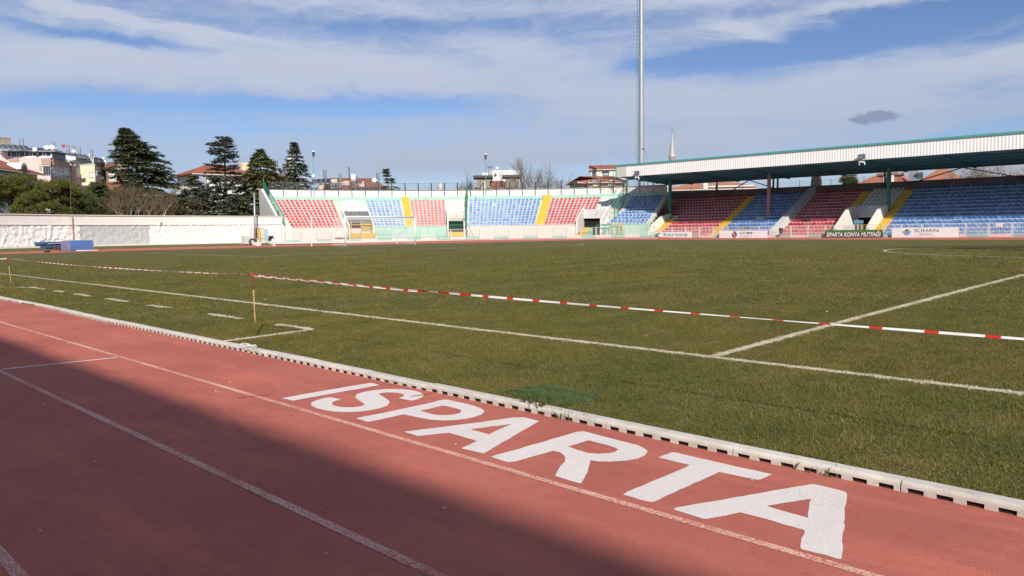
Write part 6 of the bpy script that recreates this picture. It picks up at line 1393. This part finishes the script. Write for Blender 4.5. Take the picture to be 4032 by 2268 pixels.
mb = MB(); c = at(*A_(95, 215), 176); w = 75*.1941*176/CAM_F; h = at(*A_(95, 140), 176).z; mb.box(c.x-w, c.y-w, c.z-0.8, c.x+w, c.y+w, h); mb.build('chimney', M_TAN, pk); mb = MB(); mb.box(c.x-w*1.1, c.y-w*1.1, h+.005, c.x+w*1.1, c.y+w*1.1, h+0.2); mb.build('chimney_cap', M_TAN, pk)
for (x, y0, y1, w) in ((398, 155, 240, 14), (473, 130, 265, 5), (787, 280, 385, 3)): c0, c1 = at(*A_(x, y1), 174), at(*A_(x, y0), 174); mb = MB(); mb.tube([c0-Vector((0, 0, .3)), c1], w*.1941*174/CAM_F/1.2, 6); mb.build('roof_pipe', M_DSTEEL if w < 10 else M_TAN, pk)
for (x, y, rr) in ((705, 350, 37), (938, 312, 43), (1050, 308, 46)): dish(pk, *A_(x, y), rr*.1941, 170)
tank(pk, *[A_(v, 0)[0] for v in (1048, 1100)], *[A_(0, v)[1] for v in (200, 300)], 172); panel(pk, (A_(1048, 352), A_(1165, 348), A_(1205, 382), A_(1085, 388)), 170, 1.2)
# grey-mauve middle roofs with tanks and panels, on the pink block's rear wing
fm_ = Fac(250, 184, 330, 188); md, zmd = house('apartment_block', 'low roof crowded with solar water heaters between pink and cream blocks', fm_, A_(0, 545)[1], 8, M_MAUVE, cat='building')
for (a, b, y0, y1) in ((1355, 1402, 262, 390), (1470, 1516, 282, 412), (1587, 1633, 302, 432), (1833, 1880, 350, 480)): tank(md, A_(a, 0)[0], A_(b, 0)[0], A_(0, y0)[1], A_(0, y1)[1], 184)
for i in range(4): x = 1355+96*i; y = 412+12*i; panel(md, (A_(x, y), A_(x+78, y+4), A_(x+195, y+92), A_(x+110, y+85)), 182, 1.8)
panel(md, (A_(1832, 492), A_(1935, 490), A_(1975, 530), A_(1870, 535)), 186, 1.0)
for (x, y, rr, m, D) in ((1290, 285, 30, M_REDDISH, 183), (1490, 385, 30, M_DISH, 182), (1345, 515, 42, M_DISH, 178), (1420, 525, 38, M_DISH, 178), (1490, 530, 38, M_DISH, 178), (1838, 462, 31, M_DISH, 186), (1955, 535, 30, M_DISH, 186), (2090, 540, 25, M_DISH, 187), (2130, 590, 22, M_DISH, 187)): dish(md, *A_(x, y), rr*.1941, D, m)
# cream block
fc = Fac(316, 184, 377, 183); fd = Fac(377, 183, 420, 190); cm, zcm = house('apartment_block', 'cream apartment block with a glazed roof terrace right of the pink block', fc, A_(0, 672)[1], 9, M_CREAMB, cat='building')
bpy.data.objects.remove([o for o in cm.children if o.name.startswith('wall')][0]); corner_block(cm, fc, fd, zcm, M_CREAMB, M_CREAMD)  # side wall is a darkened copy of the cream, shade painted in
fc.part('roof_storey', (0, zcm+.01, fc.L, zcm+(672-548)*.1941*183/CAM_F), -6, -0.3, M_GLASSD, cm)
for u in np.linspace(0, fc.L, 6): fc.part('window_post', (u-.08, zcm+.02, u+.08, zcm+6.8*.1941*183/CAM_F*2.6), -0.29, -0.15, M_CREAMB, cm)
fd.part('roof_storey', (0, zcm+.01, fd.L, zcm+1.35*.1941*183/CAM_F*90), -5, -0.2, M_GLASSB, cm); z_ = zcm+(672-540)*.1941*183/CAM_F; fc.part('lean_roof', (-1.5, z_, fc.L+0.3, z_+.18), -6, 0.2, M_STEEL, cm); fd.part('lean_roof', (-0.2, z_-.02, fd.L+.3, z_+.13), -5, 0.3, M_STEEL, cm)
for i in range(6): u = fd.L*i/5; fd.part('window_post', (u-.07, zcm+.02, u+.07, z_-.05), -0.19, -0.08, M_CREAMB, cm)
fc.window(RA(fc, 1812, 810, 1940, 930), cm, M_BROWNB, M_WH, 1); fd.window(RA(fd, 1960, 815, 2160, 955), cm, M_WSTEEL, M_GLASSD, 4)
fc.part('base_course', RA(fc, 1800, 1052, 1940, 1085), 0.005, 0.15, M_BRICK, cm)
# brown house right of the cream block
fb = Fac(421, 186, 500, 186); bh, zbh = house('brick_house', 'brown rendered house with a brown tiled roof right of the cream block', fb, A_(0, 735)[1], 8, M_BRICK); hip(fb, bh, zbh, 8, 1.6, 0.5, M_TILEB, inset=1.0, trim=M_DSTEEL); fb.window(RA(fb, 2205, 880, 2365, 1005), bh, M_WH, M_GLASSB, 4); fb.part('shutter_box', RA(fb, 2200, 845, 2385, 878), 0.005, 0.25, M_WH, bh)
c = at(*A_(2450, 700), 186); mb = MB(); mb.box(c.x-1.0, c.y-1.0, c.z-0.9, c.x+1.0, c.y+1.0, c.z+0.9); mb.build('chimney', M_TAN, bh)
# blue-grey house with a long red roof at the left edge
fh = Fac(-110, 134, 150, 150); hh, zhh = house('house', 'blue-grey house with long red hipped roof at the left edge', fh, A_(300, 760)[1], 10, M_BG); hip(fh, hh, zhh, 10, 2.7, 0.7, M_TILE, inset=8.5)
u, z = fh.sz(*A_(395, 775)); mb = MB(); P = [fh.P(u+1.1*math.cos(t), z+1.1*math.sin(t)+0.1, 0.75) for t in np.linspace(0, math.pi, 9)]; mb.prism(P, -fh.n*2.2); dm = mb.build('dormer', M_WH, hh, fix=True); mb = MB(); P = [fh.P(u+.75*math.cos(t), z+.75*math.sin(t)+0.15, 0.77) for t in np.linspace(0, 2*math.pi, 14)[:-1]]; mb.prism(P, -fh.n*.1); mb.build('round_window', M_GLASSD, dm, fix=True)
# white house with the red hipped roof among the cedars
f = Fac(775, 168, 1000, 172); h1, z1 = house('house', 'white house with red hipped roof half hidden by the open tiered cedar', f, 686, 12, M_WH); hip(f, h1, z1, 12, 2.5, 1.2, M_TILE, inset=6.0)
for (x0, x1) in ((800, 825), (845, 875), (950, 985)): f.window(f.rect(x0, 720, x1, 760), h1, M_WH, M_GLASSD, 1)
f.part('side_bay', f.rect(780, 690, 808, 850), 0.005, 0.8, M_BG, h1); c = at(962, 652, 178); mb = MB(); mb.box(c.x-.8, c.y-.8, c.z-2, c.x+.8, c.y+.8, c.z+0.6); mb.build('chimney', M_CREAMB, h1)
mb = MB(); f.box(mb, f.rect(760, 800, 860, 850), 1.0, 2.5); mb.build('terrace_wall', M_WH, h1, fix=True)
# house with rows of collectors right of the drooping cedar
C_ = lambda x, y: (1040+x*.20186, 600+y*.20186)
f = Fac(1085, 165, 1180, 172); h2, z2 = house('house', 'house with red roof and a row of solar panels right of the drooping cedar', f, C_(0, 520)[1], 9, M_WH); hip(f, h2, z2, 9, 1.5, .6, M_TILE, inset=4)
for i in range(4): x = 265+82*i; y = 285+30*i; panel(h2, (C_(x, y), C_(x+66, y+24), C_(x+118, y+160), C_(x+46, y+130)), 163, 2.0)
for (a, b, y0, y1) in ((225, 268, 155, 260), (360, 400, 228, 328)): tank(h2, C_(a, 0)[0], C_(b, 0)[0], C_(0, y0)[1], C_(0, y1)[1], 165)
mb = MB(); c = at(*C_(515, 360), 166); mb.tube([c-Vector((0, 0, .4)), c+Vector((0, 0, 3.2))], .5, 8); mb.build('white_flue', M_WH, h2)
for (x0, x1, y0, y1) in ((335, 410, 500, 560), (430, 470, 580, 640)): f.window(f.rect(*C_(x0, y0), *C_(x1, y1)), h2, M_WH, M_GLASSD, 1)
# brown-roofed house seen over the middle of the parapet
f = Fac(1255, 150, 1530, 152); h3, z3 = house('house', 'house with brown tiled roof, dormers and water heaters over the left stand parapet', f, 755, 10, M_PINKB); hip(f, h3, z3, 10, 2.9, .6, M_TILEB, inset=2.5)
for i in range(4): x = 925+92*i; panel(h3, (C_(x, 520-5*i), C_(x+82, 515-5*i), C_(x+104, 600), C_(x+12, 608)), 146, 1.6)
for i in range(2): x = 1345+92*i; panel(h3, (C_(x, 590), C_(x+84, 588), C_(x+84, 682), C_(x+8, 680)), 146, 1.0, mat('old_solar_glass', (0.16, 0.17, 0.16), 0.4))
panel(h3, (C_(1712, 528), C_(1795, 530), C_(1868, 618), C_(1782, 625)), 147, 1.4, mat('blue_solar_glass', (0.06, 0.09, 0.15), 0.2))
for (a, b, y0, y1) in ((1160, 1212, 350, 500), (1468, 1510, 425, 555), (1780, 1818, 468, 535), (2196, 2244, 395, 528)): tank(h3, C_(a, 0)[0], C_(b, 0)[0], C_(0, y0)[1], C_(0, y1)[1], 149)
a, b = at(*C_(1698, 505), 148), at(*C_(1782, 505), 148); mb = MB(); mb.tube([a, b], 0.75, 10); mb.build('water_tank', M_WH, h3)
c0, c1 = at(*C_(1668, 520), 148), at(*C_(1655, 285), 148); mb = MB(); mb.tube([c0, c1], .1, 5); mb.build('antenna', M_DSTEEL, h3)
for (x, y, rr) in ((1345, 555, 32), (2150, 540, 46)): dish(h3, *C_(x, y), rr*.20186, 147)
for (x, y0, y1, w, m) in ((1095, 640, 730, 70, M_PINKB), (1585, 560, 640, 100, M_PINKB), (1905, 610, 680, 80, M_PINKB), (1165, 590, 690, 24, M_CREAMB), (1395, 520, 580, 36, M_CREAMB), (1930, 570, 640, 24, M_CREAMB)):
    c = at(*C_(x, y1), 145); w_ = w/2*.20186*145/CAM_F; mb = MB(); mb.box(c.x-w_, c.y-w_, c.z, c.x+w_, c.y+w_, at(*C_(x, y0), 145).z); mb.build('chimney' if w < 50 else 'dormer', m, h3)
for x in (1240, 1340): u, z = f.sz(*C_(x, 720)); mb = MB(); P = [f.P(u+.9*math.cos(t), z+.9*math.sin(t), 2.0) for t in np.linspace(0, math.pi, 9)]; mb.prism(P, -f.n*2.5); mb.build('arched_dormer', M_CREAMB, h3, fix=True)
# pergola in front of that roof
a, b = at(*C_(1790, 690), 138), at(*C_(2370, 690), 138); t_ = thing('pergola', 'dark slatted pergola on white posts behind the stand parapet', 'pergola', ((a.x+b.x)/2, (a.y+b.y)/2, a.z-2)); d = (b-a); mb = MB()
for i in range(9): p = a+d*(i/8); mb.bar(p-Vector((0, 0, 2.2)), p, .18)
mb.build('post', M_CREAMB, t_); mb = MB(); mb.bar(a, b, 2.0, .25); mb.build('top', M_DSTEEL, t_)
# white block building with tan boxes and brick-red roof
D2 = lambda x, y: (1560+x*.20186, 600+y*.20186)
f = Fac(1930, 165, 2050, 165); h4, z4 = house('white_block', 'plain white block building above the middle of the stand parapet', f, D2(0, 348)[1], 9, M_WH, cat='building'); dish(h4, *D2(1968, 305), 30*.20186, 163, yaw=0.2)
f.part('side_strip', (-1.6, 0, -0.3, z4-0.4), -3, -0.5, M_WH, h4)
f = Fac(1870, 148, 2040, 148); h5, z5 = house('house', 'house with brick-red mounded roof and two flat-capped tan boxes before the white block', f, 742, 8, M_TAN); hip(f, h5, z5, 8, 1.7, .3, M_TILE, inset=3.2)
for (x0, x1, y0) in ((1572, 1826, 508), (2132, 2392, 498)):
    R_ = f.rect(*D2(x0, y0), *D2(x1, 720)); f.part('roof_box', R_, -3.0, 1.5, M_TAN, h5); f.part('flat_cap', (R_[0]-.6, R_[3]+.005, R_[2]+.6, R_[3]+.45), -3.6, 2.0, M_DSTEEL, h5); f.part('box_ledge', (R_[0]-.02, R_[3]-1.9, R_[2]+.2, R_[3]-1.75), 1.505, 1.75, M_TAN, h5)
for x in (1808, 1855):
    c0, c1 = at(*D2(x, 600), 150), at(*D2(x, 295), 150); mb = MB(); mb.tube([c0-Vector((0, 0, 1)), c1], .15, 8); mb.lathe(c1, [(.15, 0), (.3, .1), (.3, .2), (.1, .32)], 8); mb.build('flue', M_STEEL, h5)
for (x, y0, y1) in ((845, 600, 725), (1700, 565, 720)): c0, c1 = at(*D2(x, y1), 130), at(*D2(x, y0), 130); t_ = thing('concrete_post', 'pale square post behind the parapet mesh, left one' if x < 1000 else 'pale square post before the tan roof box', 'post', (c0.x, c0.y, 0), 'posts behind the parapet'); mb = MB(); mb.box(c0.x-.25, c0.y-.25, 0, c0.x+.25, c0.y+.25, c1.z); mb.build('post_body', M_WH, t_)
# white house with red gable and its lower hipped wing
E_ = lambda x, y: (2080+x*.19324, 600+y*.19324)
f = Fac(E_(1270, 0)[0], 150, E_(1990, 0)[0], 150); h6, z6 = house('house', 'tall white house with red roof beside the left end of the teal roof', f, E_(0, 325)[1], 8, M_WH); hip(f, h6, z6, 8, 0.95, .35, M_TILE, inset=1.2, gable=True)
f.window(f.rect(*E_(1325, 390), *E_(1388, 520)), h6, M_WH, M_GLASSB, 0); f.window(f.rect(*E_(1520, 375), *E_(1650, 480)), h6, M_DSTEEL, M_GLASSB, 0); f.part('window_hood', f.rect(*E_(1322, 388), *E_(1390, 405)), .1, .4, M_DSTEEL, h6); f.part('window_hood', f.rect(*E_(1518, 373), *E_(1655, 395)), .1, .4, M_DSTEEL, h6)
f = Fac(E_(1050, 0)[0], 134, E_(1960, 0)[0], 136); h7, z7 = house('house', 'low cream house with red hipped roof just left of the teal roof', f, E_(0, 590)[1], 8, M_TAN); hip(f, h7, z7, 8, 1.15, .6, M_TILE, inset=7.5); f.part('white_eave', f.rect(*E_(1275, 578), *E_(1455, 596)), .62, .9, M_WH, h7); f.part('rendered_panel', f.rect(*E_(1310, 610), *E_(1455, 692)), .01, .2, M_CREAMB, h7); f.part('white_eave', f.rect(*E_(1620, 572), *E_(1725, 590)), .62, .9, M_WH, h7); f.part('rendered_panel', f.rect(*E_(1620, 600), *E_(1720, 680)), .01, .2, M_CREAMB, h7); f.window(f.rect(*E_(1675, 630), *E_(1720, 680)), h7, M_DSTEEL, M_GLASSD, 0)
f.part('porch_roof', f.rect(*E_(985, 640), *E_(1210, 665)), .5, 3.0, M_TILE, h7); f.part('porch_wall', f.rect(*E_(1075, 655), *E_(1118, 720)), .5, 1.2, M_CREAMB, h7); f.part('porch_eave', f.rect(*E_(1140, 600), *E_(1210, 615)), .65, 1.2, M_WH, h7)
# roofs seen through the gap at the back of the main stand
G_ = lambda x, y: (2420+x*.2139, 640+y*.2139)
f = Fac(2650, 128, 2960, 128); h8, z8 = house('house', 'house with wide orange-brown hipped roof seen in the gap under the teal roof', f, 741, 12, M_TAN); hip(f, h8, z8, 12, 1.9, .8, M_TILEO, inset=6.0); f.part('white_fascia', f.rect(2780, 731, 2968, 737), .85, 1.0, M_WH, h8)
c0, c1 = at(2776, 745, 124), at(2776, 716, 124); mb = MB(); mb.tube([c0, c1], .45, 8); mb.build('white_flue', M_WH, h8)
f = Fac(3365, 124, 3560, 122); h9, z9 = house('house', 'orange brick house with a dormer in the gap behind the right stairwell', f, 728, 8, M_BRICK); hip(f, h9, z9, 8, 1.9, .3, M_TILEO, inset=2.5)
N_ = lambda x, y: (3200+x*.32298, 640+y*.32298)
f2 = Fac(N_(800, 0)[0], 119, N_(1100, 0)[0], 119); R_ = f2.rect(*N_(810, 155), *N_(1085, 250)); f2.part('dormer', R_, -3, 0, M_TILEO, h9); f2.part('dormer_roof', (R_[0]-.3, R_[3]+.005, R_[2]+.3, R_[3]+.3), -3, .3, M_TILEB, h9); f2.window(f2.rect(*N_(862, 168), *N_(955, 245)), h9, M_WH, M_GLASSD, 1); f2.part('shutter', f2.rect(*N_(957, 158), *N_(992, 244)), .02, .5, M_WH, h9)
f3 = Fac(3565, 123, 3640, 123); t_, z_ = house('solar_roof', 'steep glass collector roof beside the orange brick house in the gap', f3, 726, 3, M_DSTEEL); panel(t_, (N_(1145, 85), N_(1265, 85), N_(1330, 225), N_(1190, 225)), 121, 2.5, mat('grey_collector_glass', (0.20, 0.21, 0.23), 0.25)); f3.part('tank_box', f3.rect(*N_(1268, 125), *N_(1345, 235)), .1, 1.5, M_DSTEEL, t_)
f = Fac(3625, 128, 3790, 128); h10, z10 = house('house', 'house with orange tiled roof left of the bare trees in the gap', f, 715, 10, M_BRICK); hip(f, h10, z10, 10, 2.4, .5, M_TILEO, inset=3)
f = Fac(3700, 190, 4120, 190); t_, z_ = house('apartment_block', 'grey apartment block behind the bare trees at the right end', f, 655, 10, M_BG, cat='building')
for i in range(8): f.window((1.5+3.1*i, 7.0, 3.0+3.1*i, 8.4), t_, M_WH, M_GLASSD, 1); f.window((1.5+3.1*i, 10.3, 3.0+3.1*i, 11.7), t_, M_WH, M_GLASSD, 1)
# power line sagging over the wall
a, b = at(470, 852, 100), at(1010, 785, 112); t_ = thing('power_line', 'thin dark cable sagging above the white wall', 'cable', a); mb = MB(); mb.tube([a+(b-a)*k-Vector((0, 0, 0.9*4*k*(1-k))) for k in np.linspace(0, 1, 14)], 0.03, 4); mb.build('cable_line', M_DSTEEL, t_)
